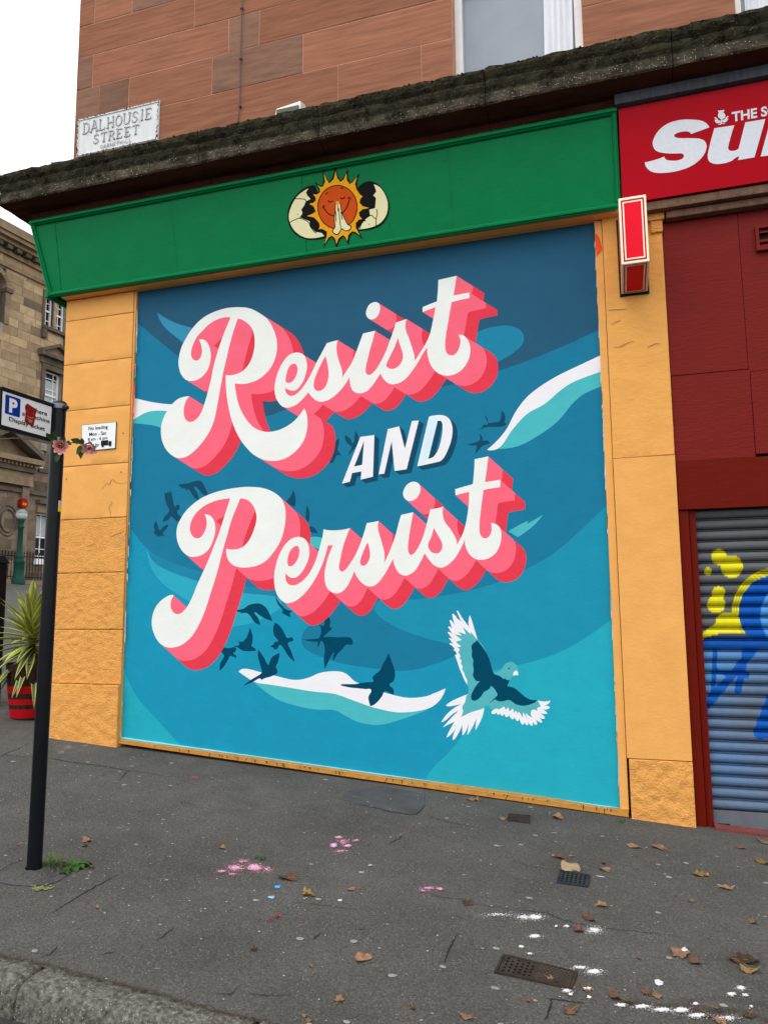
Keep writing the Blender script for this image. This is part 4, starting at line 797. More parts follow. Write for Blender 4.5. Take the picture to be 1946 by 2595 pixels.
GL = {'D': [[(0.12, 0), (0.12, 1)], [(0.12, 1), (0.5, 1), (0.78, 0.82), (0.86, 0.5), (0.78, 0.18), (0.5, 0), (0.12, 0)]], 'A': [[(0.0, 0), (0.45, 1)], [(0.45, 1), (0.9, 0)], [(0.2, 0.36), (0.7, 0.36)]], 'L': [[(0.15, 1), (0.15, 0)], [(0.15, 0), (0.8, 0), (0.82, 0.2)]], 'H': [[(0.12, 0), (0.12, 1)], [(0.85, 0), (0.85, 1)], [(0.12, 0.52), (0.85, 0.52)]],
      'O': [[(0.5, 1), (0.2, 0.86), (0.06, 0.5), (0.2, 0.14), (0.5, 0), (0.8, 0.14), (0.94, 0.5), (0.8, 0.86), (0.5, 1)]], 'U': [[(0.12, 1), (0.12, 0.3), (0.28, 0.05), (0.5, 0), (0.72, 0.05), (0.86, 0.3), (0.86, 1)]], 'S': [[(0.78, 0.78), (0.7, 0.95), (0.45, 1), (0.2, 0.88), (0.2, 0.65), (0.45, 0.52), (0.7, 0.4), (0.78, 0.2), (0.6, 0.03), (0.35, 0), (0.15, 0.1), (0.1, 0.25)]],
      'I': [[(0.3, 0), (0.3, 1)]], 'E': [[(0.15, 0), (0.15, 1)], [(0.15, 1), (0.75, 1), (0.77, 0.85)], [(0.15, 0.52), (0.6, 0.52)], [(0.15, 0), (0.77, 0), (0.8, 0.18)]], 'T': [[(0.45, 0), (0.45, 1)], [(0.0, 0.85), (0.03, 1), (0.87, 1), (0.9, 0.85)]], 'R': [[(0.15, 0), (0.15, 1)], [(0.15, 1), (0.55, 1), (0.74, 0.88), (0.74, 0.66), (0.55, 0.52), (0.15, 0.52)], [(0.45, 0.52), (0.85, 0)]], 'N': [[(0.12, 0), (0.12, 1)], [(0.12, 1), (0.82, 0)], [(0.82, 0), (0.82, 1)]], 'G': [[(0.8, 0.8), (0.5, 1), (0.2, 0.86), (0.06, 0.5), (0.2, 0.14), (0.5, 0), (0.8, 0.12), (0.8, 0.42), (0.55, 0.42)]]}
GW = {'I': 0.6}
letgrey = mat('worn_letter', (0.13, 0.135, 0.14), rough=0.6, var=0.4, scale=40); lethi = mat('letter_white', (0.62, 0.64, 0.65), rough=0.5, var=0.1)
def stroke_text(txt, u0, u1, v0, v1, serif, wid):
    tot = sum(GW.get(c, 1.0)+0.16 for c in txt)-0.16; x = 0.0
    for c in txt:
        for off, w, m_, nm in ((0.0, wid, letgrey, 'letter'), (-0.0016, wid*0.45, lethi, 'letter_face')):
            mb = MB()
            for st in GL[c]:
                st = [np.array([u0+(u1-u0)*(x+p[0])/tot, v0+(v1-v0)*p[1]]) for p in st]
                segs = [st]
                if serif and off == 0.0:
                    for e in (st[0], st[-1]):
                        if abs(e[1]-v0) < 1e-6 or abs(e[1]-v1) < 1e-6: segs.append([e-np.array([0.013, 0]), e+np.array([0.013, 0])])
                for sg in segs:
                    P3 = [um(*p)+np.array([0, off, 0]) for p in sg]; L2 = ribbon([(p[0], p[2]) for p in P3], w)
                    n = len(P3); mb.add([(p[0], P3[0][1], p[1]) for p in L2], [(i, i+1, 2*n-2-i, 2*n-1-i) for i in range(n-1)])
            mb.build(nm, m_, plate)
        x += GW.get(c, 1.0)+0.16
stroke_text('DALHOUSIE', 0.075, 0.925, 0.58, 0.85, True, 0.0125); stroke_text('STREET', 0.205, 0.775, 0.255, 0.49, True, 0.0125); stroke_text('GARNETHILL', 0.30, 0.685, 0.085, 0.17, False, 0.006)

nol = thing('parking_plate', W(250, 1100), 'small white No loading Mon - Sat plate screwed to the orange corner pillar', 'sign')
nq = [W(*Z('L1', *p), Y=-0.012) for p in ((865, 1568), (1222, 1533), (1210, 1805), (862, 1838))]; nm_ = quad_map(*nq, off=(0, -0.002, 0))
swt = mat('sign_face_white', (0.78, 0.81, 0.82), rough=0.4, var=0.03); ink = mat('sign_ink', (0.012, 0.013, 0.018), rough=0.5)
mb = MB(); mb.slab([q+np.array([0, 0.0008, 0]) for q in (nq[3]+np.array([-0.004, 0, -0.004]), nq[2]+np.array([0.004, 0, -0.004]), nq[1]+np.array([0.004, 0, 0.004]), nq[0]+np.array([-0.004, 0, 0.004]))], (0, -1, 0), 0.010); mb.build('back_plate', mat('plate_edge', (0.09, 0.09, 0.085)), nol)
mb = MB(); mb.slab([nq[3], nq[2], nq[1], nq[0]], (0, -1, 0), 0.0006); mb.build('face', swt, nol)
for t, a, b, c, d in (('No loading', 0.20, 0.77, 0.74, 0.92), ('Mon - Sat', 0.23, 0.73, 0.55, 0.69), ('8 am - 6 pm', 0.19, 0.77, 0.33, 0.49), ('except by', 0.06, 0.53, 0.10, 0.26)): text_on(t, a, b, c, d, nm_, ink, nol, bold=0.012)
mb = MB()
for a, b, c, d in ((0.585, 0.80, 0.13, 0.33), (0.81, 0.90, 0.13, 0.28)): mb.add([nm_(a, c), nm_(b, c), nm_(b, d), nm_(a, d)], [(0, 1, 2, 3)])
for cu in (0.64, 0.86): mb.add([nm_(cu+0.035*math.cos(a), 0.115+0.045*math.sin(a))+np.array([0, -0.0005, 0]) for a in rng(0, 5.9, 15)], [tuple(range(16))])
mb.build('lorry_symbol', ink, nol)

box = thing('projecting_sign_box', (0.25, -0.2, zr(2.5)), 'red and cream projecting box sign on the orange pillar beside the mural', 'sign box')
BY = -0.40
fl, fr = W(1574, 668, BY)[0], W(1645, 662, BY)[0]; ft_, fb_ = W(1606, 497, BY)[2], W(1610, 666, BY)[2]; bb_ = W(1622, 742, 0.0)[2]
cream = mat('box_cream', lin((238, 230, 205)), rough=0.4, var=0.05, dark=(0.25, 0.2, 0.13), dscale=8, damt=0.05); bred = mat('box_red', lin((226, 20, 42)), rough=0.35, var=0.05, spec=0.5); bdred = mat('box_rim_red', lin((186, 18, 40)), rough=0.4)
mb = MB(); mb.hexa([(fl, BY, fb_), (fr, BY, fb_), (fr, BY, ft_), (fl, BY, ft_), (fl, -0.012, bb_), (fr, -0.012, bb_), (fr, -0.012, ft_+0.03), (fl, -0.012, ft_+0.03)]); mb.build('casing', cream, box, bevel=0.004)
mb = MB(); mb.box(fl-0.012, fr+0.012, -0.014, 0.0, bb_-0.015, ft_+0.04); mb.build('back_plate', mat('black_fittings_gap_shade', (0.012, 0.012, 0.013), rough=0.7), box)
def ring(mp_, o, i, m_, name, eps):
    mb = MB(); a = [mp_(o, o*0.45), mp_(1-o, o*0.45), mp_(1-o, 1-o*0.45), mp_(o, 1-o*0.45)]; b = [mp_(i, i*0.45), mp_(1-i, i*0.45), mp_(1-i, 1-i*0.45), mp_(i, 1-i*0.45)]
    mb.add([p+eps for p in a+b], [(k, (k+1) % 4, 4+(k+1) % 4, 4+k) for k in range(4)]); return mb.build(name, m_, box)
front = quad_map((fl, BY, ft_), (fr, BY, ft_), (fr, BY, fb_), (fl, BY, fb_)); under = quad_map((fl, BY, fb_), (fr, BY, fb_), (fr, -0.012, bb_), (fl, -0.012, bb_))
sdl = quad_map((fl, -0.012, ft_+0.03), (fl, BY, ft_), (fl, BY, fb_), (fl, -0.012, bb_)); sdr = quad_map((fr, BY, ft_), (fr, -0.012, ft_+0.03), (fr, -0.012, bb_), (fr, BY, fb_))
un_ = np.array([0, -(fb_-bb_), -(abs(BY)-0.012)]); un_ = un_/np.linalg.norm(un_)
for mp_, nn in ((front, np.array([0, -0.0015, 0])), (under, un_*0.0015), (sdl, np.array([-0.0015, 0, 0])), (sdr, np.array([0.0015, 0, 0]))):
    ring(mp_, 0.085, 0.135, bdred, 'red_line', nn); mb = MB(); mb.add([mp_(0.19, 0.085)+nn, mp_(0.81, 0.085)+nn, mp_(0.81, 0.915)+nn, mp_(0.19, 0.915)+nn], [(0, 1, 2, 3)]); mb.build('red_panel', bred, box)

cab = thing('wall_cable', W(*Z('R1', 1445, 350)), 'thin grey cable clipped down the red sandstone above the cornice', 'cable')
cg = mat('cable_grey', (0.10, 0.10, 0.11), rough=0.6)
cp = [W(*Z('R1', 1462, -420), Y=-0.02)]+[W(*Z('R1', x, y), Y=-0.02) for x, y in ((1455, 0), (1450, 190), (1445, 350), (1443, 520), (1440, 640), (1434, 690), (1428, 760))]
mb = MB(); mb.tube(cp, 0.0045, 6); mb.build('cable', cg, cab, smooth=True)
for x, y in ((1452, 48), (1444, 350), (1440, 638), (1457, -280)):
    c = W(*Z('R1', x, y), Y=-0.02); mb = MB(); mb.box(c[0]-0.012, c[0]+0.012, c[1]-0.008, c[1]+0.016, c[2]-0.008, c[2]+0.008); mb.build('clip', cg, cab)
fld = thing('floodlight', W(*Z('R2', 320, 680), Y=-0.1), 'small white floodlight lying on the mossy cornice', 'floodlight')
c = W(*Z('R2', 325, 640), Y=-0.36); zt_ = c[2]; zb_f = zr(4.0)
mb = MB(); mb.hexa([(c[0]-0.115, c[1]-0.06, zb_f), (c[0]+0.115, c[1]-0.06, zb_f), (c[0]+0.11, c[1]-0.05, zt_-0.005), (c[0]-0.11, c[1]-0.05, zt_-0.03), (c[0]-0.115, c[1]+0.07, zb_f), (c[0]+0.115, c[1]+0.07, zb_f), (c[0]+0.11, c[1]+0.06, zt_+0.03), (c[0]-0.11, c[1]+0.06, zt_)]); mb.build('housing', mat('lamp_white', (0.72, 0.72, 0.66), rough=0.5, var=0.15, dark=(0.12, 0.11, 0.08), dscale=9, damt=0.1), fld, bevel=0.01)
mb = MB(); mb.box(c[0]-0.10, c[0]+0.10, c[1]-0.064, c[1]-0.0605, zb_f+0.01, zt_-0.05); mb.build('lens', mat('lamp_lens', (0.12, 0.12, 0.1), rough=0.2), fld)
mb = MB(); mb.box(c[0]-0.03, c[0]+0.03, c[1]-0.02, c[1]+0.04, zr(3.975), zb_f); mb.build('bracket', cg, fld)

# ================================================================== PARKING SIGN ON ITS POST
pb = G(87, 2212); pole = thing('sign_post', (pb[0], pb[1], gz(pb[0], pb[1])), 'round black steel post at the kerb side carrying the parking sign', 'post')
blk = mat('post_black', (0.006, 0.007, 0.009), rough=0.28, var=0.15, scale=12, spec=1.2, speck=(0.10, 0.10, 0.10), speck_scale=55, speck_size=0.04)
gzp = gz(pb[0], pb[1]); pr_ = 0.0365; PD = (np.array([pb[0], pb[1], 0])-CAM) @ FW
_t = plane_hit(152, 1020, (pb[0], pb[1]+0.005, 0), (0, 1, 0)); ptop = _t[2]; pbase = np.array([pb[0], pb[1], gzp])
def pax(z): return pbase+(_t-pbase)*((z-gzp)/(ptop-gzp))           # the post leans a little
mb = MB(); mb.tube([pax(gzp-0.05), pax(ptop-0.03)], pr_, 28); o_ = mb.build('shaft', blk, pole, smooth=True); o_.data.set_sharp_from_angle(angle=0.6)
mb = MB(); mb.lathe((_t[0], _t[1], 0), [(pr_+0.004, ptop-0.035), (pr_+0.004, ptop-0.008), (pr_*0.8, ptop+0.004), (0.001, ptop+0.007)], 28); mb.build('cap', blk, pole, smooth=True)
stk = thing('sticker', (pb[0]+pr_, pb[1], gzp+1.35), 'small yellow and white sticker on the black post', 'sticker')
a0 = -0.25; zs_ = plane_hit(157, 1282, (0, pb[1], 0), (0, 1, 0))[2]; pk = pax(zs_)
mb = MB(); mb.add([(pax(zs_+h)[0]+(pr_+0.0008)*math.cos(a), pk[1]+(pr_+0.0008)*math.sin(a), zs_+h) for h in (-0.03, 0.0, 0.03) for a in rng(a0, a0+0.9, 4)], [(j*5+i, j*5+i+1, (j+1)*5+i+1, (j+1)*5+i) for j in range(2) for i in range(4)], 0); mb.mi = [0]*4+[1]*4
mb.build('print', [mat('sticker_yellow', lin((215, 190, 40)), rough=0.5, var=0.3, scale=90), mat('sticker_white', lin((200, 180, 185)), rough=0.5, var=0.2, scale=60)], stk)
psg = thing('parking_sign', (pb[0]-0.05, pb[1]-0.2, gzp+2.1), 'white Pay here at machine Display ticket sign with blue P square and a red sticker', 'sign')
PD = (pax(gzp+2.3)-CAM) @ FW
dl, dr = PD-0.36, PD-0.03
cor = [depth_at(*Z('L1', 35, 1205), dl), depth_at(*Z('L1', 548, 1375), dr), depth_at(*Z('L1', 532, 1700), dr), depth_at(*Z('L1', 20, 1560), dl)]
ex = cor[1]-cor[0]; ey = cor[0]-cor[3]; pn = np.cross(ex, ey); pn = pn/np.linalg.norm(pn)
if pn @ (CAM-cor[0]) < 0: pn = -pn
wm = quad_map(*cor, off=pn*0.002); wm0 = quad_map(*cor)
mb = MB(); mb.slab([wm0(-0.03, -0.03)-pn*0.001, wm0(1.03, -0.03)-pn*0.001, wm0(1.03, 1.03)-pn*0.001, wm0(-0.03, 1.03)-pn*0.001], pn, 0.022); mb.build('housing', blk, psg, bevel=0.002)
for v0, v1, t in ((1.0305, 1.12, 0.03), (-0.12, -0.0305, 0.026)):
    mb = MB(); mb.slab([wm0(-0.04, v0)+pn*0.008, wm0(1.04, v0)+pn*0.008, wm0(1.04, v1)+pn*0.008, wm0(-0.04, v1)+pn*0.008], pn, t+0.01); mb.build('channel', blk, psg, bevel=0.003)
mb = MB(); mb.slab([wm0(0, 0), wm0(1, 0), wm0(1, 1), wm0(0, 1)], pn, 0.0008); mb.build('face', swt, psg)
pblue = mat('parking_blue', lin((12, 52, 150)), rough=0.4, var=0.04)
def rrect(u0, u1, v0, v1, r, mp_, off=0.0):
    pts = []
    for (a, b, s) in ((u1-r, v1-r, 0), (u0+r, v1-r, 1), (u0+r, v0+r, 2), (u1-r, v0+r, 3)):
        for k in range(5): an = math.pi/2*(s+k/4); pts.append(mp_(a+r*math.cos(an), b+r*math.sin(an))+pn*off)
    return pts
p_ = rrect(0.05, 0.345, 0.36, 0.93, 0.03, wm, -0.0012); mb = MB(); mb.add(p_, [tuple(range(len(p_)))]); mb.build('blue_square', pblue, psg)
text_on('P', 0.125, 0.285, 0.43, 0.86, wm, swt, psg, bold=0.05)
for t, a, b, c, d in (('Pay here', 0.44, 0.90, 0.615, 0.80), ('at machine', 0.385, 0.965, 0.455, 0.585), ('Display ticket', 0.135, 0.87, 0.13, 0.30)): text_on(t, a, b, c, d, wm, ink, psg, bold=0.014)
# red sticker, plain abstract print
mb = MB(); sc = lambda u, v: wm(0.455+0.215*u+0.02*v-0.02, 0.20+0.66*v); q = [sc(0, 0.12), sc(0.8, 0.0), sc(0.88, 0.06), sc(1.0, 0.86), sc(0.1, 1.0), sc(0.02, 0.95)]
mb.add([p+pn*0.0012 for p in q], [tuple(range(6))]); stp = mb.build('red_sticker', mat('sticker_red', lin((140, 28, 32)), rough=0.45, var=0.45, scale=55, dark=(0.03, 0.008, 0.008), dscale=38, damt=0.25), psg)
for k, (y, w) in enumerate(((0.30, 0.55), (0.42, 0.62), (0.22, 0.4))):
    mb = MB(); pts = [sc(0.5-w/2+w*i/8, y-0.07*math.sin(math.pi*i/8)) for i in range(9)]+[sc(0.5+w/2-w*i/8, y+0.03-0.05*math.sin(math.pi*i/8)) for i in range(9)]; mb.add([p+pn*0.0018 for p in pts], [tuple(range(18))]); mb.build('sticker_band', mat('sticker_tan', lin((190, 130, 90)), rough=0.5, var=0.3, scale=80), stp)
clampm = mat('clamp_steel', (0.16, 0.17, 0.18), rough=0.4, metal=0.7)
for v in (1.07, -0.07):
    c = wm0(1.0, v); pk = pax(c[2]); mb = MB(); mb.lathe((pk[0], pk[1], c[2]), [(pr_+0.0015, -0.014), (pr_+0.006, -0.014), (pr_+0.006, 0.014), (pr_+0.0015, 0.014)], 24); mb.build('clamp_band', clampm, psg, smooth=False)
    mb = MB(); d_ = pk-c; mb.tube([c-pn*0.006, c+d_*0.75], 0.012, 8); mb.build('clamp_arm', blk, psg)
c = wm0(1.0, 1.07); pk = pax(c[2]); mb = MB(); mb.tube([(pk[0]+pr_, pk[1]-0.01, c[2]-0.01), (pk[0]+pr_+0.03, pk[1]-0.012, c[2]-0.012)], [0.013, 0.011], 6); mb.build('clamp_bolt', mat('bolt_dark', (0.035, 0.03, 0.045), rough=0.5, metal=0.5), psg)
wire = thing('tie_wire', (pb[0], pb[1], gzp+1.9), 'thin bare wire tied across the post below the parking sign', 'wire')
mb = MB(); mb.tube([depth_at(*Z('L1', x, y), d) for x, y, d in ((-120, 1730, PD-0.45), (0, 1712, PD-0.4), (150, 1700, PD-0.30), (230, 1706, PD-0.22), (380, 1722, PD-0.12), (470, 1745, PD-0.08), (560, 1752, PD-0.06))], 0.0022, 5); mb.build('strand', mat('wire', (0.22, 0.21, 0.18), rough=0.5, metal=0.5), wire, smooth=True)
# roses tied to the post
petal = mat('rose_petal', lin((232, 168, 160)), rough=0.7, var=0.22, scale=30); petal2 = mat('rose_heart', lin((196, 140, 70)), rough=0.7, var=0.25, scale=30); rleaf = mat('rose_leaf', (0.035, 0.075, 0.028), rough=0.6, var=0.3, scale=30); rstem = mat('rose_stem', (0.08, 0.06, 0.03), rough=0.7)
def leaf_blade(mb, p, d, up, L, w, droop=0.3, mi=0, n=5):
    d = Vector(tuple(d)).normalized(); up = Vector(tuple(up)); s = d.cross(up).normalized(); p = Vector(tuple(map(float, p))); vs = []
    for i in range(n+1):
        t = i/n; ww = w*math.sin(math.pi*(0.06+0.94*t)**0.8)*0.5 if t < 1 else 0.0005; c = p+d*(L*t)+Vector((0, 0, -droop*L*t*t)); vs += [tuple(c-s*ww+up*0.18*ww), tuple(c), tuple(c+s*ww+up*0.18*ww)]
    mb.add(vs, [(i*3+k, i*3+k+1, i*3+k+4, i*3+k+3) for i in range(n) for k in range(2)], mi)
def rose(px, py, dep, r, face, label, seed, leaves, stem_pts):
    R_ = random.Random(seed); c = depth_at(px, py, dep); t = thing('rose', tuple(c), label, 'rose', 'roses tied to the black post'); ax = Vector(face).normalized(); a = ax.orthogonal().normalized(); b = ax.cross(a)
    for k in range(17):
        lay = 0 if k < 4 else (1 if k < 9 else 2); an = k*2.4+R_.uniform(-0.2, 0.2); rad = r*(0.22, 0.5, 0.8)[lay]; tilt = (-0.25, 0.05, 0.5)[lay]+R_.uniform(-0.1, 0.15)
        o = a*math.cos(an)+b*math.sin(an); s = ax.cross(o); L = r*(0.75, 0.95, 1.0)[lay]; w = r*(0.6, 0.85, 1.05)[lay]; base = Vector(tuple(c))-ax*r*0.5+o*rad*0.62; vs = []
        for i in range(5):
            q = i/4; dirv = (ax*math.cos(tilt*q*1.2)+o*math.sin(tilt*q*1.2+0.15))
            for j in range(5):
                v = j/4*2-1; ww = w*0.5*math.sin(math.pi*(0.12+0.76*q))
                vs.append(tuple(base+dirv*(L*q)+s*(v*ww)-o*(v*v*ww*0.55)))
        mb = MB(); mb.add(vs, [(i*5+j, i*5+j+1, (i+1)*5+j+1, (i+1)*5+j) for i in range(4) for j in range(4)]); mb.build('petal', petal2 if lay == 0 else petal, t, smooth=True)
    mb = MB(); mb.tube([depth_at(*q) for q in stem_pts], 0.0028, 6); mb.build('stem', rstem, t, smooth=True)
    for (x, y, dd, dx, dz, L) in leaves:
        mb = MB(); d = RT*dx+UP*dz-FW*0.35; leaf_blade(mb, depth_at(x, y, dd), d, -FW, L, L*0.6, 0.15); mb.build('leaf', rleaf, t)
rose(*Z('L1', 638, 1790), PD-0.10, 0.036, tuple(RT*0.25-UP*0.25-FW*0.9), 'pale pink rose hanging against the black post', 3,
     [(*Z('L1', 600, 1735), PD-0.08, -0.5, 0.75, 0.06), (*Z('L1', 640, 1740), PD-0.07, 0.6, 0.5, 0.05), (*Z('L1', 545, 1715), PD-0.09, -0.2, 0.5, 0.05), (*Z('L1', 700, 1745), PD-0.06, 0.8, -0.2, 0.04), (*Z('L1', 625, 1860), PD-0.09, -0.2, -1, 0.05), (*Z('L1', 570, 1700), PD-0.09, 0.3, 0.9, 0.05)], [(*Z('L1', 560, 1752), PD-0.06), (*Z('L1', 610, 1750), PD-0.07), (*Z('L1', 640, 1770), PD-0.08)])
rose(*Z('L1', 942, 1805), PD-0.06, 0.036, tuple(RT*0.3-UP*0.5-FW*0.7), 'pink rose on a bare twig in front of the No loading plate', 5,
     [(*Z('L1', 850, 1750), PD-0.06, -0.6, 0.35, 0.055), (*Z('L1', 870, 1770), PD-0.06, 0.1, 0.9, 0.045), (*Z('L1', 860, 1790), PD-0.05, 0.1, -0.9, 0.065), (*Z('L1', 880, 1780), PD-0.06, -0.5, -0.7, 0.055)], [(*Z('L1', 690, 1765), PD-0.05), (*Z('L1', 740, 1752), PD-0.06), (*Z('L1', 810, 1748), PD-0.06), (*Z('L1', 880, 1770), PD-0.06), (*Z('L1', 915, 1800), PD-0.06)])

# ================================================================== PLANTER WITH YUCCA, TICKET MACHINE
PX, PY = -5.63, 0.60; pz = gz(PX, PY)
plt = thing('barrel_planter', (PX, PY, pz), 'dark brown barrel planter with three red hoops by the street corner', 'planter')
bar_m = mat('barrel_brown', (0.034, 0.022, 0.018), rough=0.6, var=0.3, scale=10, stretch=(4, 4, 0.6)); hoop = mat('hoop_red', lin((170, 18, 28)), rough=0.5, var=0.08)
def br_(t): return 0.160+0.068*t**0.75
for k in range(20):
    a0, a1 = 2*math.pi*k/20+0.012, 2*math.pi*(k+1)/20-0.012; mb = MB(); vs = []
    for i in range(9):
        t = i/8
        for a in (a0, (a0+a1)/2, a1): vs.append((PX+br_(t)*math.cos(a), PY+br_(t)*math.sin(a), pz+0.54*t))
        for a in (a0, (a0+a1)/2, a1): vs.append((PX+(br_(t)-0.02)*math.cos(a), PY+(br_(t)-0.02)*math.sin(a), pz+0.54*t))
    fs = []
    for i in range(8): o = i*6; fs += [(o, o+1, o+7, o+6), (o+1, o+2, o+8, o+7), (o+3, o+9, o+10, o+4), (o+4, o+10, o+11, o+5)]
    fs += [(48, 49, 52, 51), (49, 50, 53, 52)]; mb.add(vs, fs); mb.build('stave', bar_m, plt)
for t0, t1 in ((0.03, 0.19), (0.27, 0.37), (0.47, 0.60)):
    mb = MB(); mb.lathe((PX, PY, pz), [(br_(t)+0.003, 0.54*t) for t in rng(t0, t1, 4)], 40); mb.build('hoop', hoop, plt, smooth=True)
mb = MB(); mb.lathe((PX, PY, pz), [(0.195, 0.47), (0.12, 0.49), (0.001, 0.495)], 20); mb.build('soil', mat('soil', (0.03, 0.022, 0.016), rough=1, bump=1, bscale=50), plt)
yuc = thing('yucca_plant', (PX, PY, pz+0.49), 'variegated yellow green yucca growing in the barrel planter', 'plant')
mb = MB(); mb.tube([(PX, PY, pz+0.45), (PX+0.02, PY, pz+0.6), (PX-0.015, PY, pz+0.8), (PX-0.03, PY, pz+0.97)], [0.032, 0.03, 0.028, 0.022], 8); mb.build('trunk', mat('yucca_trunk', (0.10, 0.06, 0.035), rough=0.9, var=0.4, scale=30, bump=0.8), yuc, smooth=True)
yg = mat('yucca_green', (0.20, 0.28, 0.05), rough=0.5, var=0.25, scale=9, rand=0.2); yy = mat('yucca_yellow', (0.46, 0.46, 0.12), rough=0.5, var=0.15, scale=9, rand=0.15); yl = mat('yucca_old', (0.10, 0.15, 0.075), rough=0.55, var=0.25, scale=9, rand=0.25)
YR = random.Random(11)
for k in range(112):
    t = k/112; an = k*2.39996+YR.uniform(-0.25, 0.25); top = t > 0.30
    el = math.radians(-42+125*t)+YR.uniform(-0.15, 0.15); el = min(el, 1.45); L = YR.uniform(0.36, 0.52)*(0.9 if top else 1.0); w = YR.uniform(0.045, 0.066); h = pz+0.58+0.40*t
    base = Vector((PX+0.02-0.05*t, PY, h)); d = Vector((math.cos(an)*math.cos(el), math.sin(an)*math.cos(el), math.sin(el))); s = d.cross(Vector((0, 0, 1))); s = s.normalized() if s.length > 0.05 else Vector((1, 0, 0)); up = s.cross(d); mb = MB(); vs = []; n = 7
    dro = 0.10+0.55*max(0, 0.55-t)
    for i in range(n+1):
        q = i/n; ww = w*(0.45+1.4*q*(1-q)+0.1)*(1-q**4)*0.75+0.0006; c = base+d*(L*q)+Vector((0, 0, -dro*L*q*q))
        for u in (-1, -0.55, 0, 0.55, 1): vs.append(tuple(c+s*(u*ww)+up*(abs(u)*ww*0.35)))
    fs = []; mi = []
    for i in range(n):
        for j in range(4): fs.append((i*5+j, i*5+j+1, (i+1)*5+j+1, (i+1)*5+j)); mi.append(1 if j in (0, 3) else 0)
    mb.add(vs, fs); mb.mi = mi; mb.build('leaf', [yg if top else yl, yy], yuc)
tmx, tmy = -6.36, 0.85; tz = gz(tmx, tmy)
tkm = thing('ticket_machine', (tmx-0.16, tmy, tz), 'black street ticket machine with a blue panel beside the barrel planter', 'ticket machine')
mb = MB(); mb.box(tmx-0.32, tmx, tmy-0.17, tmy+0.14, tz, tz+1.52); mb.build('cabinet', mat('machine_black', (0.013, 0.012, 0.017), rough=0.35, var=0.1), tkm, bevel=0.015)
mb = MB(); mb.hexa([(tmx-0.34, tmy-0.19, tz+1.52), (tmx+0.015, tmy-0.19, tz+1.52), (tmx-0.02, tmy-0.15, tz+1.585), (tmx-0.30, tmy-0.15, tz+1.60), (tmx-0.34, tmy+0.16, tz+1.52), (tmx+0.015, tmy+0.16, tz+1.52), (tmx-0.02, tmy+0.12, tz+1.61), (tmx-0.30, tmy+0.12, tz+1.62)]); mb.build('lid', mat('machine_black', (0.013, 0.012, 0.017)), tkm, bevel=0.008)
mb = MB(); mb.box(tmx-0.29, tmx-0.03, tmy-0.1765, tmy-0.1705, tz+0.95, tz+1.30); mb.build('front_panel', mat('machine_blue', (0.04, 0.16, 0.34), rough=0.4), tkm)
mb = MB(); mb.box(tmx-0.24, tmx-0.08, tmy-0.182, tmy-0.177, tz+1.18, tz+1.27); mb.build('screen', mat('machine_screen', (0.05, 0.06, 0.06), rough=0.15), tkm)
mb = MB(); mb.box(tmx-0.21, tmx-0.11, tmy-0.182, tmy-0.1705, tz+0.62, tz+0.72); mb.build('ticket_slot', mat('clamp_steel', (0.16, 0.17, 0.18)), tkm)

# ================================================================== BUILDING ACROSS THE SIDE STREET
fd = np.array([0.101, 0.995, 0.0]); fout = np.array([0.995, -0.101, 0.0]); FO = np.array([-25.089, 21.321, 0.0])
def FB(u, z, dep=0.0): return FO+fd*u+fout*dep+np.array([0, 0, zr(z)])
far = thing('sandstone_institute', tuple(FB(0, 1.05)), 'soot stained classical sandstone building across the side street with pedimented windows', 'building')
def fbox(u0, u1, z0, z1, a, b, name, m_, parent=far, bevel=0.0):
    mb = MB(); mb.hexa([FB(u0, z0, b), FB(u1, z0, b), FB(u1, z1, b), FB(u0, z1, b), FB(u0, z0, a), FB(u1, z0, a), FB(u1, z1, a), FB(u0, z1, a)]); return mb.build(name, m_, parent, bevel=bevel)
blond = mat('blond_sandstone', (0.38, 0.275, 0.165), rough=0.9, var=0.2, scale=2.5, rand=0.24, dark=(0.09, 0.075, 0.058), dscale=0.7, damt=0.18, spec=0.2)
sooty = mat('sooty_sandstone', (0.17, 0.13, 0.095), rough=0.9, var=0.25, scale=2.5, rand=0.42, dark=(0.032, 0.03, 0.028), dscale=0.6, damt=0.30, spec=0.2)
mort2 = mat('grey_mortar', (0.27, 0.24, 0.20), rough=0.95, var=0.2, scale=8)
opens = [(0.44, 1.0, 13.05, 14.62), (1.16, 1.72, 13.05, 14.62), (0.62, 1.63, 8.75, 11.0), (0.62, 0.97, 6.28, 7.15), (0.57, 1.45, 2.04, 4.22), (-2.9, -1.72, 12.4, 14.9)]
rep = [(5.0+4.4*k+a, 5.0+4.4*k+b, c, d) for k in range(4) for a, b, c, d in ((0, 1.1, 13.05, 14.6), (0, 1.1, 8.75, 11.0), (0, 1.0, 2.04, 4.22))]
mb = MB(); z0s = sorted(set([0.3, 16.2]+[o[2] for o in opens+rep]+[o[3] for o in opens+rep]))
for a, b in zip(z0s[:-1], z0s[1:]):            # wall with real window openings
    cut = sorted([(o[0], o[1]) for o in opens+rep if o[2] <= a+1e-6 and o[3] >= b-1e-6]); u = -14.0
    for c, d in cut+[(24.0, 24.0)]:
        if c > u: mb.hexa([FB(u, a, -0.012), FB(c, a, -0.012), FB(c, b, -0.012), FB(u, b, -0.012), FB(u, a, -0.6), FB(c, a, -0.6), FB(c, b, -0.6), FB(u, b, -0.6)])
        u = max(u, d)
mb.build('wall', mort2, far)
fbox(-14, 24, 0.3, 16.2, -6, -1.0, 'rear_block', mort2)
FRn = random.Random(4); z = 1.05; ci = 0
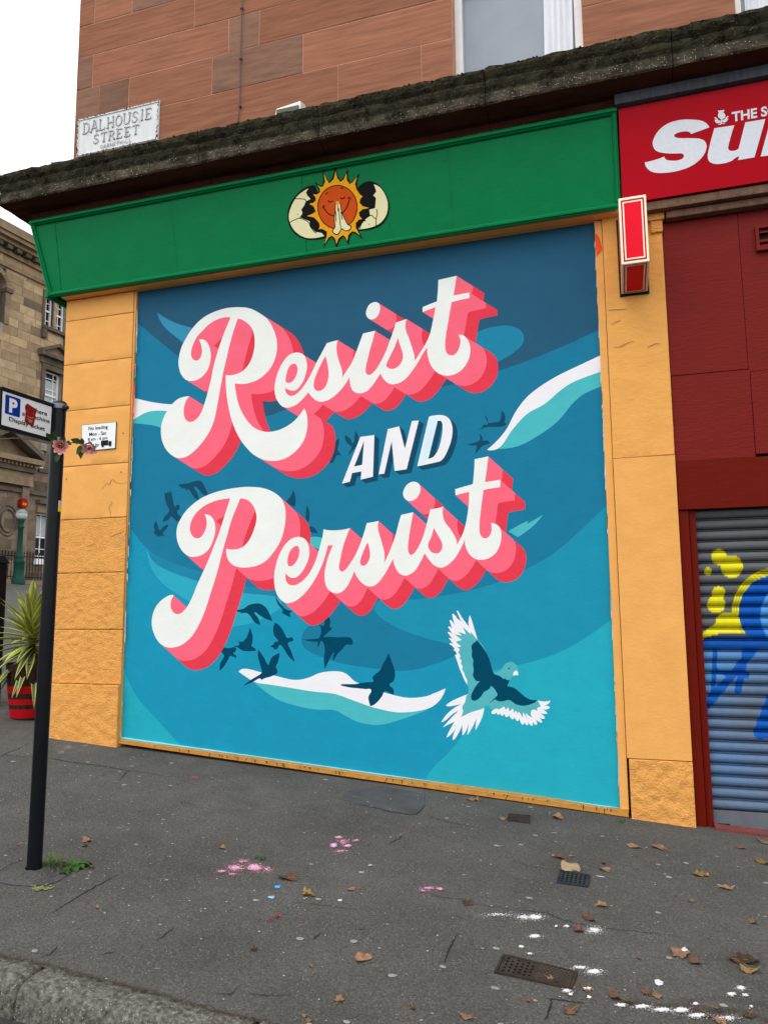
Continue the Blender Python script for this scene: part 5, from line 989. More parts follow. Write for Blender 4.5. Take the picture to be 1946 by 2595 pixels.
while z < 15.9:
    h = 0.40 if z > 8 else 0.46; h = min(h, 15.95-z); u = -3.4+FRn.uniform(0, 0.6)
    segs = [(-3.6, 3.4)]
    for o in opens:
        if o[2]-0.02 < z+h and o[3]+0.02 > z:
            ns_ = []
            for a, b in segs:
                if o[1] <= a or o[0] >= b: ns_.append((a, b)); continue
                if o[0] > a: ns_.append((a, o[0]))
                if o[1] < b: ns_.append((o[1], b))
            segs = ns_
    for a, b in segs:
        x = a
        while x < b-0.05:
            L = FRn.uniform(0.55, 1.15); e = min(b, x+L)
            if b-e < 0.25: e = b
            fbox(x+0.010, e-0.010, z+0.010, z+h-0.010, -0.08, FRn.uniform(-0.004, 0.006), 'stone', blond if (z > 8.2 and FRn.random() > 0.08) else sooty); x = e
    z += h; ci += 1
mbs = [MB(), MB()]; z = 1.05                   # the rest of the facade's courses, farther along
while z < 15.9:
    h = min(0.40 if z > 8 else 0.46, 15.95-z)
    for lo, hi in ((-14.0, -3.6), (3.4, 24.0)):
        segs = [(lo, hi)]
        for o in rep:
            if o[2]-0.02 < z+h and o[3]+0.02 > z: segs = [q for a, b in segs for q in (((a, o[0]), (o[1], b)) if a < o[0] and o[1] < b else ((a, b),))]
        for a, b in segs:
            x = a
            while x < b-0.05:
                e = min(b, x+FRn.uniform(0.55, 1.15)); e = b if b-e < 0.25 else e; d_ = FRn.uniform(-0.004, 0.006); m_ = mbs[0 if z > 8.2 and FRn.random() > 0.1 else 1]
                m_.hexa([FB(x+0.01, z+0.01, d_), FB(e-0.01, z+0.01, d_), FB(e-0.01, z+h-0.01, d_), FB(x+0.01, z+h-0.01, d_), FB(x+0.01, z+0.01, -0.08), FB(e-0.01, z+0.01, -0.08), FB(e-0.01, z+h-0.01, -0.08), FB(x+0.01, z+h-0.01, -0.08)]); x = e
    z += h
for q, m_ in zip(mbs, (blond, sooty)): tag(q.build('far_stonework', m_, far), kind='stuff')
dtrim = mat('trim_stone', (0.24, 0.18, 0.115), rough=0.9, var=0.3, scale=2, dark=(0.05, 0.042, 0.034), dscale=0.9, damt=0.3); dtrim2 = mat('trim_dark_stone', (0.12, 0.098, 0.074), rough=0.9, var=0.3, scale=2, dark=(0.03, 0.027, 0.024), dscale=0.9, damt=0.3)
# main cornice with blocks
for (a, b, d0) in ((15.55, 15.75, 0.12), (15.95, 16.12, 0.42), (16.12, 16.30, 0.62), (16.30, 16.62, 0.72)): fbox(-14, 24, a, b-0.003, -0.3, d0, 'main_cornice', dtrim)
for k in range(26): fbox(-7+k*0.5, -6.74+k*0.5, 15.755, 15.945, -0.05, 0.36, 'cornice_block', dtrim2)
fbox(-14, 24, 16.62, 17.0, -0.6, 0.2, 'parapet', dtrim); fbox(-2.9, -2.45, 17.0, 17.5, -0.5, 0.15, 'pedestal', dtrim2); 
fbox(-14, 24, 14.98, 15.16, -0.05, 0.10, 'string_course', dtrim)
darkglass = mat('far_glass', (0.018, 0.022, 0.026), rough=0.08, var=0.1, spec=0.6); blind = mat('far_blind', (0.42, 0.46, 0.48), rough=0.5, var=0.1)
def fwin(u0, u1, z0, z1, bars_u, bars_z, sash, lit=None):
    t = 0.07; w = fbox(u0, u0+t, z0, z1, -0.30, -0.2, 'window', white)
    fbox(u1-t, u1, z0, z1, -0.30, -0.2, 'jamb', white, w); fbox(u0+t, u1-t, z1-t, z1, -0.3, -0.2, 'head', white, w); fbox(u0+t, u1-t, z0, z0+t*1.4, -0.3, -0.2, 'sill_rail', white, w)
    fbox(u0+t, u1-t, z0+t, z1-t, -0.31, -0.29, 'pane', darkglass, w)
    if lit: fbox(u0+t, u1-t, lit[0], lit[1], -0.289, -0.285, 'blind', blind, w)
    for b in bars_u: fbox(u0+(u1-u0)*b-0.018, u0+(u1-u0)*b+0.018, z0+t, z1-t, -0.284, -0.24, 'glazing_bar', white, w)
    for b in bars_z: fbox(u0+t, u1-t, z0+(z1-z0)*b-0.018, z0+(z1-z0)*b+0.018, -0.283, -0.235, 'glazing_bar', white, w)
    if sash: fbox(u0+t, u1-t, z0+(z1-z0)*sash-0.04, z0+(z1-z0)*sash+0.04, -0.282, -0.21, 'meeting_rail', white, w)
for o in opens[:2]: fwin(*o, (0.5,), (0.25, 0.8), 0.55)
fbox(1.0, 1.16, 13.05, 14.62, -0.3, -0.08, 'mullion', mat('red_mullion', (0.11, 0.045, 0.03), rough=0.8))
fbox(0.30, 1.9, 12.90, 13.05, -0.3, 0.16, 'window_sill', dtrim2); fbox(0.28, 0.52, 12.45, 12.895, -0.05, 0.14, 'sill_bracket', dtrim2); fbox(1.62, 1.86, 12.45, 12.895, -0.05, 0.14, 'sill_bracket', dtrim2)
fbox(0.30, 0.438, 13.055, 14.8, -0.3, 0.05, 'window_surround', dtrim2); fbox(0.439, 1.9, 14.625, 14.8, -0.3, 0.05, 'window_surround', dtrim2)
fwin(*opens[2], (0.28, 0.72), (0.62, 0.86), 0.5, (8.9, 10.6)); fwin(*opens[3], (), (0.35,), 0.6); fwin(*opens[4], (0.5,), (0.1, 0.25), 0.5, (3.2, 4.1))
for o in rep: fwin(*o, (0.5,), (0.25, 0.75), 0.5)
# arched recess on the left
fbox(*opens[5][:2], 12.4, 14.9, -0.35, -0.25, 'recess_back', dtrim2)
for k in range(15):
    a0, a1 = math.pi*k/15, math.pi*(k+1)/15; cx_, cz_ = -2.31, 14.05; mb = MB(); r0, r1 = 0.6, 0.82
    f = lambda r, a, d: FB(cx_-r*math.cos(a), cz_+r*math.sin(a), d); a0 += 0.008; a1 -= 0.008
    mb.hexa([f(r0, a0, 0.07), f(r0, a1, 0.07), f(r1, a1, 0.07), f(r1, a0, 0.07), f(r0, a0, -0.25), f(r0, a1, -0.25), f(r1, a1, -0.25), f(r1, a0, -0.25)]); mb.build('arch_stone', dtrim, far)
fbox(-1.72, -1.49, 12.4, 13.85, -0.25, 0.05, 'arch_pier', dtrim); fbox(-1.76, -1.40, 13.86, 14.05, -0.25, 0.13, 'impost', dtrim2)
# pedimented window
fbox(0.40, 0.61, 8.6, 11.25, -0.3, 0.09, 'window_surround', dtrim2); fbox(1.64, 1.86, 8.6, 11.25, -0.3, 0.09, 'window_surround', dtrim2); fbox(0.611, 1.639, 11.0, 11.25, -0.3, 0.09, 'window_surround', dtrim2)
fbox(0.28, 2.0, 11.26, 11.55, -0.05, 0.12, 'frieze', dtrim2); fbox(0.16, 2.12, 11.56, 11.72, -0.05, 0.34, 'pediment_base', dtrim2)
def pediment(u0, u1, zb_, zt, dep, t, name):
    um_ = (u0+u1)/2
    for s, (a, b) in enumerate(((u0, um_), (u1, um_))):
        mb = MB(); e = 0.002 if s else -0.002; q = [FB(a, zb_, dep), FB(b+e, zt-t*1.2, dep), FB(b+e, zt, dep), FB(a, zb_+t, dep)]; mb.slab(q, fout, dep+0.05); mb.build(name, dtrim2, far)
    mb = MB(); mb.add([FB(u0, zb_, 0.10), FB(u1, zb_, 0.10), FB(um_, zt-t, 0.10)], [(0, 1, 2)]); mb.build('tympanum', dtrim, far)
pediment(0.16, 2.12, 11.721, 12.35, 0.34, 0.14, 'raking_cornice')
# porch pediment lower down
fbox(-3.4, 0.2, 6.25, 6.48, -0.05, 0.75, 'porch_cornice', dtrim); fbox(-3.2, 0.0, 5.9, 6.24, -0.05, 0.45, 'porch_frieze', dtrim2); pediment(-3.4, 0.2, 6.485, 7.75, 0.75, 0.22, 'raking_cornice')
for k in range(16): fbox(-3.2+k*0.2, -3.09+k*0.2, 6.12, 6.245, 0.452, 0.58, 'dentil', dtrim)
fbox(-3.2, 0.0, 5.3, 5.89, -0.05, 0.30, 'architrave', dtrim); fbox(-0.4, -0.05, 1.1, 5.29, -0.05, 0.16, 'pilaster', sooty); fbox(-14, 24, 5.0, 5.18, -0.05, 0.14, 'string_course', dtrim2)
# small window trim, ground floor window head
fbox(0.5, 1.1, 6.1, 6.27, -0.3, 0.1, 'window_sill', dtrim2); fbox(0.45, 1.6, 4.62, 4.8, -0.05, 0.28, 'window_head', dtrim2); fbox(0.5, 1.55, 4.23, 4.61, -0.05, 0.1, 'window_head', dtrim); fbox(0.5, 1.55, 1.86, 2.03, -0.3, 0.1, 'window_sill', white)
for r0, r1, dd in ((0.30, 0.36, 0.07), (0.42, 0.47, 0.05)):
    mb = MB(); vs = []; n = 28
    for k in range(n):
        a = 2*math.pi*k/n
        for r, d in ((r0, 0.0), (r0+0.02, dd), (r1-0.02, dd), (r1, 0.0)): vs.append(FB(-1.0+r*1.1*math.cos(a), 3.7+r*1.5*math.sin(a), d+0.008))
    mb.add(vs, [(k*4+q, ((k+1) % n)*4+q, ((k+1) % n)*4+q+1, k*4+q+1) for k in range(n) for q in range(3)]); mb.build('roundel', dtrim2, far)
AU = -0.33
alarm = thing('alarm_box', tuple(FB(AU-0.05, 4.4, 0.1)), 'small red alarm box on the soot stained facade', 'alarm box')
mb = MB(); q = [FB(AU+a, b, 0.28) for a, b in ((-0.2, 4.36), (0.12, 4.36), (0.12, 4.66), (-0.04, 4.76), (-0.2, 4.66))]; mb.add(q+[p-fout*0.25 for p in q], [(0, 1, 2, 3, 4), (9, 8, 7, 6, 5)]+[(k, (k+1) % 5, 5+(k+1) % 5, 5+k) for k in range(5)][::1]); mb.build('casing', mat('alarm_red', lin((150, 30, 28)), rough=0.5), alarm)
mb = MB(); mb.slab([FB(AU+a, b, 0.283) for a, b in ((-0.15, 4.43), (0.06, 4.43), (0.06, 4.54), (-0.15, 4.54))], fout, 0.003); mb.build('label_plate', mat('alarm_orange', lin((220, 120, 50))), alarm)
# lamp standard
lc = depth_at(51, 1400, 30.0); lz = gz(lc[0], lc[1]); ltop = depth_at(54, 1303, 30.0)[2]
lamp = thing('lamp_standard', (lc[0], lc[1], lz), 'green lamp standard with a clear globe in front of the railings', 'street lamp')
gl_ = mat('lamp_green', (0.012, 0.06, 0.045), rough=0.4, var=0.15)
H = ltop-lz
mb = MB(); mb.lathe((lc[0], lc[1], lz), [(0.26, 0), (0.26, H*0.08), (0.20, H*0.1), (0.2, H*0.3), (0.23, H*0.31), (0.16, H*0.36)], 16); mb.build('base', gl_, lamp, smooth=True)
mb = MB(); mb.lathe((lc[0], lc[1], lz), [(0.13, H*0.36), (0.16, H*0.40), (0.11, H*0.42), (0.09, H*0.8), (0.15, H*0.82), (0.09, H*0.84), (0.11, H*0.90), (0.17, H*0.93), (0.1, H*0.94)], 16); mb.build('column', gl_, lamp, smooth=True)
gcz = H+0.0; gr = 0.22
mb = MB(); mb.lathe((lc[0], lc[1], lz+gcz), [(gr*math.cos(a), gr*math.sin(a)) for a in rng(-1.4, 0.25, 9)], 18); mb.build('globe', mat('globe_glass', (0.50, 0.54, 0.52), rough=0.15, var=0.1, spec=0.6), lamp, smooth=True)
mb = MB(); mb.lathe((lc[0], lc[1], lz+gcz), [(gr*1.04*math.cos(a), gr*1.04*math.sin(a)) for a in rng(0.2, 1.55, 7)], 18); mb.build('hood', mat('hood_grey', (0.25, 0.27, 0.29), rough=0.3), lamp, smooth=True)
# iron railings
rl0 = FB(-6, 0, 2.2); railing = thing('iron_railing', tuple(FB(0, 1.05, 2.2)), 'black iron railings in front of the soot stained building', 'railing')
iron = mat('iron_black', (0.012, 0.013, 0.014), rough=0.5)
barmesh = None
for k in range(-30, 31):
    u = k*0.15; c = FB(u, 0, 2.2); z0 = gz(c[0], c[1])+0.18
    if barmesh is None:
        mb = MB(); rl = root_loc(railing); mb.tube([(rl.x, rl.y, rl.z), (rl.x, rl.y, rl.z+1.0), (rl.x, rl.y, rl.z+1.06), (rl.x, rl.y, rl.z+1.14)], [0.013, 0.013, 0.026, 0.003], 6); o = mb.build('bar', iron, railing); barmesh = o.data
    else: o = bpy.data.objects.new('bar', barmesh); COL.objects.link(o); o.parent = railing
    o.location = (c[0]-rl.x, c[1]-rl.y, z0-rl.z)
for h, r in ((0.28, 0.018), (1.12, 0.018)):
    mb = MB(); mb.tube([(*FB(u, 0, 2.2)[:2], gz(*FB(u, 0, 2.2)[:2])+h) for u in rng(-4.6, 4.6, 6)], r, 6); mb.build('rail', iron, railing)
mb = MB()
for a, b in zip(rng(-4.8, 4.8, 8)[:-1], rng(-4.8, 4.8, 8)[1:]):
    A, B = FB(a, 0, 2.35), FB(b, 0, 2.35); za, zb_ = gz(A[0], A[1]), gz(B[0], B[1]); q = [(A[0], A[1], za-0.1), (B[0], B[1], zb_-0.1), (B[0], B[1], zb_+0.17), (A[0], A[1], za+0.17)]
    mb.slab(q, fout, 0.3)
mb.build('plinth', dtrim, railing)

# ================================================================== ON THE PAVEMENT
def gp(r, x, y, dz=0.004):
    p = G(*Z(r, x, y)); return np.array([p[0], p[1], pave_z(p[0], p[1])+dz])
pav = bpy.data.objects['pavement']
crk = mat('crack_dark', (0.028, 0.028, 0.027), rough=1, var=0.2)
CR = random.Random(3)
for r, txt, w in (('B8', '880,80 1000,100 1130,130 1240,152 1310,154 1345,130 1370,85', 0.012), ('B8', '1370,158 1450,185 1560,210 1659,230', 0.010), ('B8', '1560,870 1530,930 1500,990 1480,1055', 0.012), ('B8', '1145,330 1190,308 1245,270', 0.010), ('B4', '0,215 120,218 270,228 420,240 560,265 700,285 900,310 1100,345 1300,375 1600,410', 0.013), ('B4', '0,228 60,195 150,160 270,100', 0.011),
                  ('B4', '420,1560 560,1470 700,1380 830,1310 960,1240 1010,1220', 0.010), ('B4', '1010,420 1060,360 1100,340', 0.012), ('B4', '0,1190 70,1150 150,1110 215,1090', 0.016), ('B9', '0,650 200,680 400,700 560,760 760,790 950,810 1100,820', 0.007), ('B9', '440,1180 432,1240 400,1310', 0.012), ('B9', '410,1185 520,1195 640,1215', 0.009), ('B9', '230,400 300,440 440,460', 0.006), ('B8', '300,1230 420,1240 600,1230', 0.006), ('B8', '100,1230 200,1235 260,1180', 0.007), ('B8', '700,900 745,855', 0.012), ('B8', '1400,640 1500,655 1659,670', 0.005), ('B8', '560,680 760,700 1000,730', 0.005), ('B7', '250,560 330,510 350,480', 0.009), ('B7', '940,450 1010,400 1060,365', 0.009), ('B7', '600,540 660,520 720,515', 0.008), ('B4', '1480,600 1580,615 1659,640', 0.007), ('B4', '850,385 900,370', 0.008)):
    P3 = []
    pts = [tuple(map(float, t.split(','))) for t in txt.split()]
    for (a, b) in zip(pts[:-1], pts[1:]):
        for k in range(7): t = k/7; P3.append(gp(r, a[0]+(b[0]-a[0])*t+CR.uniform(-5, 5), a[1]+(b[1]-a[1])*t+CR.uniform(-4, 4), 0.003))
    L2 = ribbon([(p[0], p[1]) for p in P3], w*0.6, True); n = len(P3); mb = MB()
    mb.add([(p[0], p[1], pave_z(p[0], p[1])+0.003) for p in L2], [(i, i+1, 2*n-2-i, 2*n-1-i) for i in range(n-1)]); mb.build('crack', crk, pav)
# repair patch of newer asphalt, spilled mortar round the post
def patch(r, txt, name, m_, dz):
    q = [gp(r, *map(float, t.split(',')), dz) for t in txt.split()]; c = sum(q)/len(q); ring_ = [c+(p-c)*k for k in (1.0, 0.6) for p in q]; n = len(q)
    mb = MB(); mb.add([(p[0], p[1], pave_z(p[0], p[1])+dz) for p in ring_]+[(c[0], c[1], pave_z(c[0], c[1])+dz)], [(i, (i+1) % n, n+(i+1) % n, n+i) for i in range(n)]+[(n+i, n+(i+1) % n, 2*n) for i in range(n)]); return mb.build(name, m_, pav)
fresh = mat('patch_asphalt', (0.078, 0.078, 0.077), rough=0.9, var=0.2, scale=5, bump=0.8, bscale=110, speck=(0.12, 0.12, 0.115), speck_scale=90, speck_size=0.15, fine=0.5)
patch('B4', '0,1200 60,1155 140,1115 215,1095 330,1130 420,1185 520,1200 560,1240 470,1290 380,1310 230,1320 100,1310 0,1290', 'repair_patch', fresh, 0.0035)
patch('B8', '860,60 1000,95 1130,126 1240,148 1310,150 1340,128 1365,85 1372,30 1100,-20 900,10', 'repair_patch', mat('patch_asphalt_pale', (0.078, 0.080, 0.082), rough=0.9, var=0.25, scale=5, bump=0.8, bscale=110, speck=(0.13, 0.13, 0.125), speck_scale=90), 0.002)
mb = MB(); rp = np.array([pb[0], pb[1]])
nn_ = 40; vs = []
for k in range(nn_):
    a = 2*math.pi*k/nn_
    for j, rr in enumerate((0.042, 0.07, 0.11, 0.16)): x, y = pb[0]+rr*(1+0.2*noise.noise(Vector((a*2, j, 1))))*math.cos(a), pb[1]+rr*math.sin(a); vs.append((x, y, pave_z(x, y)+(0.026, 0.024, 0.014, 0.001)[j]+0.004*noise.noise(Vector((x*60, y*60, 0)))))
mb.add(vs, [(k*4+j, ((k+1) % nn_)*4+j, ((k+1) % nn_)*4+j+1, k*4+j+1) for k in range(nn_) for j in range(3)]); mb.build('post_collar', fresh, pav, smooth=True)
# cast iron covers
castm = mat('cast_iron', (0.040, 0.032, 0.027), rough=0.7, var=0.35, scale=20, bump=0.4, bscale=70, dark=(0.085, 0.045, 0.028), dscale=9, damt=0.2); castd = mat('iron_hole', (0.006, 0.006, 0.006), rough=1); castb = mat('cast_iron_blue', (0.030, 0.036, 0.042), rough=0.7, var=0.3, scale=20, bump=0.4, bscale=70)
def cover(q, label, kind, m_):
    q = [gp('B9', *p, 0.0) for p in q]; c = sum(q)/4; t = thing('utility_cover', tuple(c), label, 'drain cover'); mp_ = quad_map(q[0], q[1], q[2], q[3], off=(0, 0, 0.005))
    def surf(u, v, h=0.0): p = mp_(u, v); return np.array([p[0], p[1], p[2]+h])
    def bx(u0, u1, v0, v1, h, name, mm, base=-0.02):
        mb = MB(); mb.hexa([surf(u0, v0, h), surf(u1, v0, h), surf(u1, v1, h), surf(u0, v1, h), surf(u0, v0, base), surf(u1, v0, base), surf(u1, v1, base), surf(u0, v1, base)]); return mb.build(name, mm, t)
    f = 0.03 if kind == 'long' else 0.05; g = f*2.2 if kind == 'long' else f
    for a in ((0, 1, 0, g), (0, 1, 1-g, 1), (0, f, g, 1-g), (1-f, 1, g, 1-g)): bx(*a, 0.004, 'frame', m_)
    lid = bx(f+0.008, 1-f-0.008, g+0.015, 1-g-0.015, 0.0015, 'lid', m_)
    holes = []
    if kind == 'long': holes = [(0.10+0.068*i, 0.17+0.165*j+0.04*(i % 2)) for i in range(6) for j in range(5) if j*0.165+0.04*(i % 2) < 0.70]; rx, ry = 0.017, 0.045
    if kind == 'grid': holes = [(0.15+0.14*i, 0.16+0.17*j) for i in range(6) for j in range(5)]; rx, ry = 0.038, 0.055
    for (a, b) in holes:
        mb = MB(); mb.add([surf(a+rx*math.cos(k), b+ry*math.sin(k), 0.0022) for k in rng(0, 5.7, 9)], [tuple(range(10))]); mb.build('hole', castd, lid)
    if kind == 'long':
        for s in (1, -1):
            for k in range(9):
                pts = []
                for i in range(9):
                    u = 0.53+0.055*k*0.99+s*(i/8-0.5)*0.22; v = 0.1+0.8*i/8
                    if 0.52 < u < 0.95: pts.append((u, v))
                if len(pts) > 2:
                    mb = MB(); A, B = pts[0], pts[-1]; dn = np.array([-(B[1]-A[1])*0.3, (B[0]-A[0])]); dn = dn/np.linalg.norm(dn)*0.004
                    mb.add([surf(A[0]-dn[0]-0.002, A[1]-dn[1], 0.0045), surf(A[0]+0.003, A[1]+dn[1], 0.0045), surf(B[0]+0.003, B[1]+dn[1], 0.0045), surf(B[0]-0.003, B[1]-dn[1], 0.0045)], [(0, 1, 2, 3)]); mb.build('tread_rib', mat('worn_iron', (0.14, 0.11, 0.09), rough=0.6, var=0.3, scale=30), lid)
    if kind == 'plain':
        for k in range(5): bx(0.1, 0.9, 0.14+k*0.16, 0.2+k*0.16, 0.004, 'rib', m_)
    return t
cover(((165, 938), (588, 1040), (553, 1133), (115, 1040)), 'long rusty iron cover, half drilled and half diamond patterned, set in the pavement', 'long', castm)
cover(((485, 463), (657, 492), (645, 558), (467, 535)), 'small blue grey perforated iron grate with a tan scrap beside it', 'grid', castb)
cover(((195, 142), (318, 152), (318, 195), (190, 180)), 'small ribbed iron cover at the foot of the mural', 'plain', castm)
# chalk powder
pinkp = mat('chalk_pink', lin((222, 138, 175)), rough=1, var=0.15, scale=50); pinkl = mat('chalk_pale_pink', lin((228, 186, 205)), rough=1, var=0.1, scale=50); whp = mat('chalk_white', lin((222, 221, 222)), rough=1, var=0.08, scale=50); redc = mat('chalk_red', lin((150, 50, 55)), rough=1, var=0.2, scale=50); bluc = mat('chalk_grey_blue', lin((135, 142, 150)), rough=1, var=0.2, scale=40)
def powder(label, mats, blobs, r, name='chalk_powder', cat='chalk powder', size=(0.8, 3.2), group=None):
    mb = MB(); R_ = random.Random(hash(label) % 999 if False else sum(map(ord, label)))
    for (x, y, rx, ry, n, dens) in blobs:
        for k in range(int(n*1.5)):
            core = R_.random() < dens; s = 0.5 if core else 1.25
            px, py = x+R_.gauss(0, rx*s*0.55), y+R_.gauss(0, ry*s*0.55); c = gp(r, px, py, 0.0045+R_.uniform(0, 0.002)+(0.004 if core else 0)*R_.random())
            sz = R_.uniform(*size)*(1.7 if core else 0.7)*0.001; nsd = 5; a0_ = R_.uniform(0, 6)
            mb.add([c+np.array([sz*R_.uniform(0.5, 1.2)*math.cos(a0_+a), sz*R_.uniform(0.5, 1.2)*math.sin(a0_+a), 0]) for a in rng(0, 5.03, 4)]+[c+np.array([0, 0, sz*0.2])], [(i, (i+1) % 5, 5) for i in range(5)], R_.randrange(len(mats)))
    o = mb.build(name, mats); return tag(o, label, cat, group, 'stuff')
powder('burst of crushed pink chalk below a small green weed', [pinkp, pinkl], [(345, 478, 55, 24, 900, 0.6), (230, 480, 60, 26, 420, 0.35), (150, 500, 40, 9, 120, 0.4), (270, 440, 50, 14, 120, 0.2), (420, 490, 40, 18, 120, 0.2), (210, 520, 40, 8, 90, 0.3)], 'B8')
powder('crushed pink chalk scattered in the middle of the pavement', [pinkp, pinkl], [(850, 293, 26, 8, 190, 0.8), (820, 343, 26, 16, 330, 0.8), (905, 345, 28, 9, 220, 0.8), (880, 320, 60, 30, 260, 0.2), (950, 312, 40, 8, 60, 0.3), (860, 378, 50, 8, 90, 0.4), (1040, 463, 14, 5, 50, 0.7)], 'B8')
powder('thin streak of crushed pink chalk', [pinkp, pinkl], [(1455, 605, 22, 8, 150, 0.7), (1390, 600, 45, 9, 150, 0.25), (1360, 615, 40, 7, 50, 0.3)], 'B8')
powder('crushed white chalk trodden round the long rusty cover', [whp], [(345, 732, 48, 15, 620, 0.5), (280, 730, 45, 14, 220, 0.3), (130, 715, 90, 12, 170, 0.25), (522, 783, 16, 6, 110, 0.8), (465, 783, 8, 4, 30, 0.8), (680, 805, 45, 20, 420, 0.35), (345, 838, 40, 11, 240, 0.6), (268, 897, 16, 6, 110, 0.8), (315, 935, 20, 5, 50, 0.7), (600, 1015, 45, 9, 200, 0.5), (680, 1038, 42, 15, 480, 0.55), (525, 1145, 28, 9, 110, 0.6), (545, 1165, 12, 7, 60, 0.8), (645, 1135, 30, 8, 60, 0.5), (650, 1182, 12, 5, 40, 0.8)], 'B9')
powder('streaks of crushed white chalk along the kerb edge', [whp], [(830, 1225, 30, 9, 160, 0.6), (950, 1235, 45, 12, 260, 0.6), (1060, 1252, 55, 11, 320, 0.6), (1170, 1255, 50, 14, 400, 0.65), (1260, 1285, 50, 12, 240, 0.5), (1250, 1220, 18, 6, 110, 0.7), (1505, 1130, 28, 11, 190, 0.7), (1450, 1165, 24, 9, 170, 0.8), (1530, 1170, 18, 8, 60, 0.5), (1430, 1300, 60, 14, 130, 0.4), (1565, 1235, 8, 4, 20, 0.6)], 'B9')
powder('faint red chalk smudges on the asphalt', [redc], [(480, 772, 26, 12, 330, 0.5), (440, 792, 18, 4, 60, 0.6), (640, 782, 26, 6, 60, 0.3), (1280, 262, 34, 11, 150, 0.2), (1000, 155, 14, 4, 50, 0.7)], 'B8', size=(0.6, 1.6))
powder('pale dusty chalk film at the foot of the corner pillar', [bluc], [(720, 1850, 90, 40, 1500, 0.3), (650, 1900, 70, 40, 900, 0.3), (900, 1830, 70, 20, 400, 0.3)], 'L3', size=(0.5, 1.7))
powder('faint pink chalk dust by the corner pillar', [mat('chalk_dull_pink', lin((150, 95, 100)), rough=1, var=0.2)], [(1150, 1820, 60, 12, 260, 0.3)], 'L3', size=(0.5, 1.4))
powder('pink chalk smear near the mural sill', [mat('chalk_rose', lin((205, 90, 110)), rough=1, var=0.2)], [(1640, 405, 40, 10, 260, 0.5)], 'B4', size=(0.6, 2.0))
dirt = mat('kerb_dirt', (0.085, 0.062, 0.045), rough=1, var=0.3, scale=30); stain = mat('green_stain', lin((58, 92, 60)), rough=1, var=0.2)
def along(pts, n, ry, dens=0.12, step=14):
    out = []
    for (a, b) in zip(pts[:-1], pts[1:]):
        m_ = max(2, int(abs(b[0]-a[0])/step))
        for k in range(m_):
            t = k/m_; w = 0.35+0.9*abs(noise.noise(Vector((a[0]*0.01+t*3.3, a[1]*0.02, 2)))); out.append((a[0]+(b[0]-a[0])*t, a[1]+(b[1]-a[1])*t+8*noise.noise(Vector((t*5, a[0]*0.1, 4))), step*1.6, ry*w*1.4, int(n*w), dens))
    return out
powder('brown dirt gathered along the kerb edge', [dirt], along([(850, 1205), (1080, 1225), (1300, 1255), (1500, 1250), (1700, 1330)], 120, 30)+along([(1150, 1200), (1400, 1180), (1680, 1230)], 60, 30), 'B9', 'dirt', 'dirt', size=(0.4, 1.9))
powder('brown dirt at the back of the granite kerb', [dirt], along([(0, 545), (250, 590), (450, 640), (700, 710), (900, 755), (1100, 830), (1400, 905), (1600, 945)], 90, 22), 'B7', 'dirt', 'dirt', size=(0.4, 1.9))
powder('green paint stain below the mural sill corner', [stain], [(835, 135, 12, 14, 160, 0.3), (830, 185, 22, 20, 420, 0.3), (620, 180, 40, 16, 120, 0.2)], 'B9', 'paint_stain', 'paint stain', size=(0.5, 1.8))
# chewing gum and grit
gum = mat('gum_pale', (0.25, 0.245, 0.225), rough=0.9, var=0.2, scale=30); grit = mat('grit_white', (0.40, 0.40, 0.38), rough=0.9, var=0.15)
GR = random.Random(21)
def specks(name, m_, n, lo, hi, label, cat, seg):
    mb = MB()
    for i in range(n):
        x = GR.uniform(-6.2, 1.8); y = -GR.random()**0.9*2.95-0.05; r = lo+(hi-lo)*GR.random()**2.2; a0_ = GR.uniform(0, 6)
        if noise.noise(Vector((x*0.7, y*0.7, 9)))+GR.uniform(-0.5, 0.9) < 0: continue
        pts = [(x+r*GR.uniform(0.75, 1.15)*math.cos(a0_+6.283*k/seg), y+r*0.8*GR.uniform(0.75, 1.15)*math.sin(a0_+6.283*k/seg)) for k in range(seg)]
        mb.add([(p[0], p[1], pave_z(*p)+0.003) for p in pts]+[(x, y, pave_z(x, y)+0.005)], [(k, (k+1) % seg, seg) for k in range(seg)])
    tag(mb.build(name, m_), label, cat, None, 'stuff')
specks('chewing_gum', gum, 420, 0.005, 0.023, 'flattened pale chewing gum spots on the asphalt', 'chewing gum', 9)
specks('grit', grit, 1700, 0.0016, 0.0066, 'white grit and paint specks scattered over the asphalt', 'grit', 5)
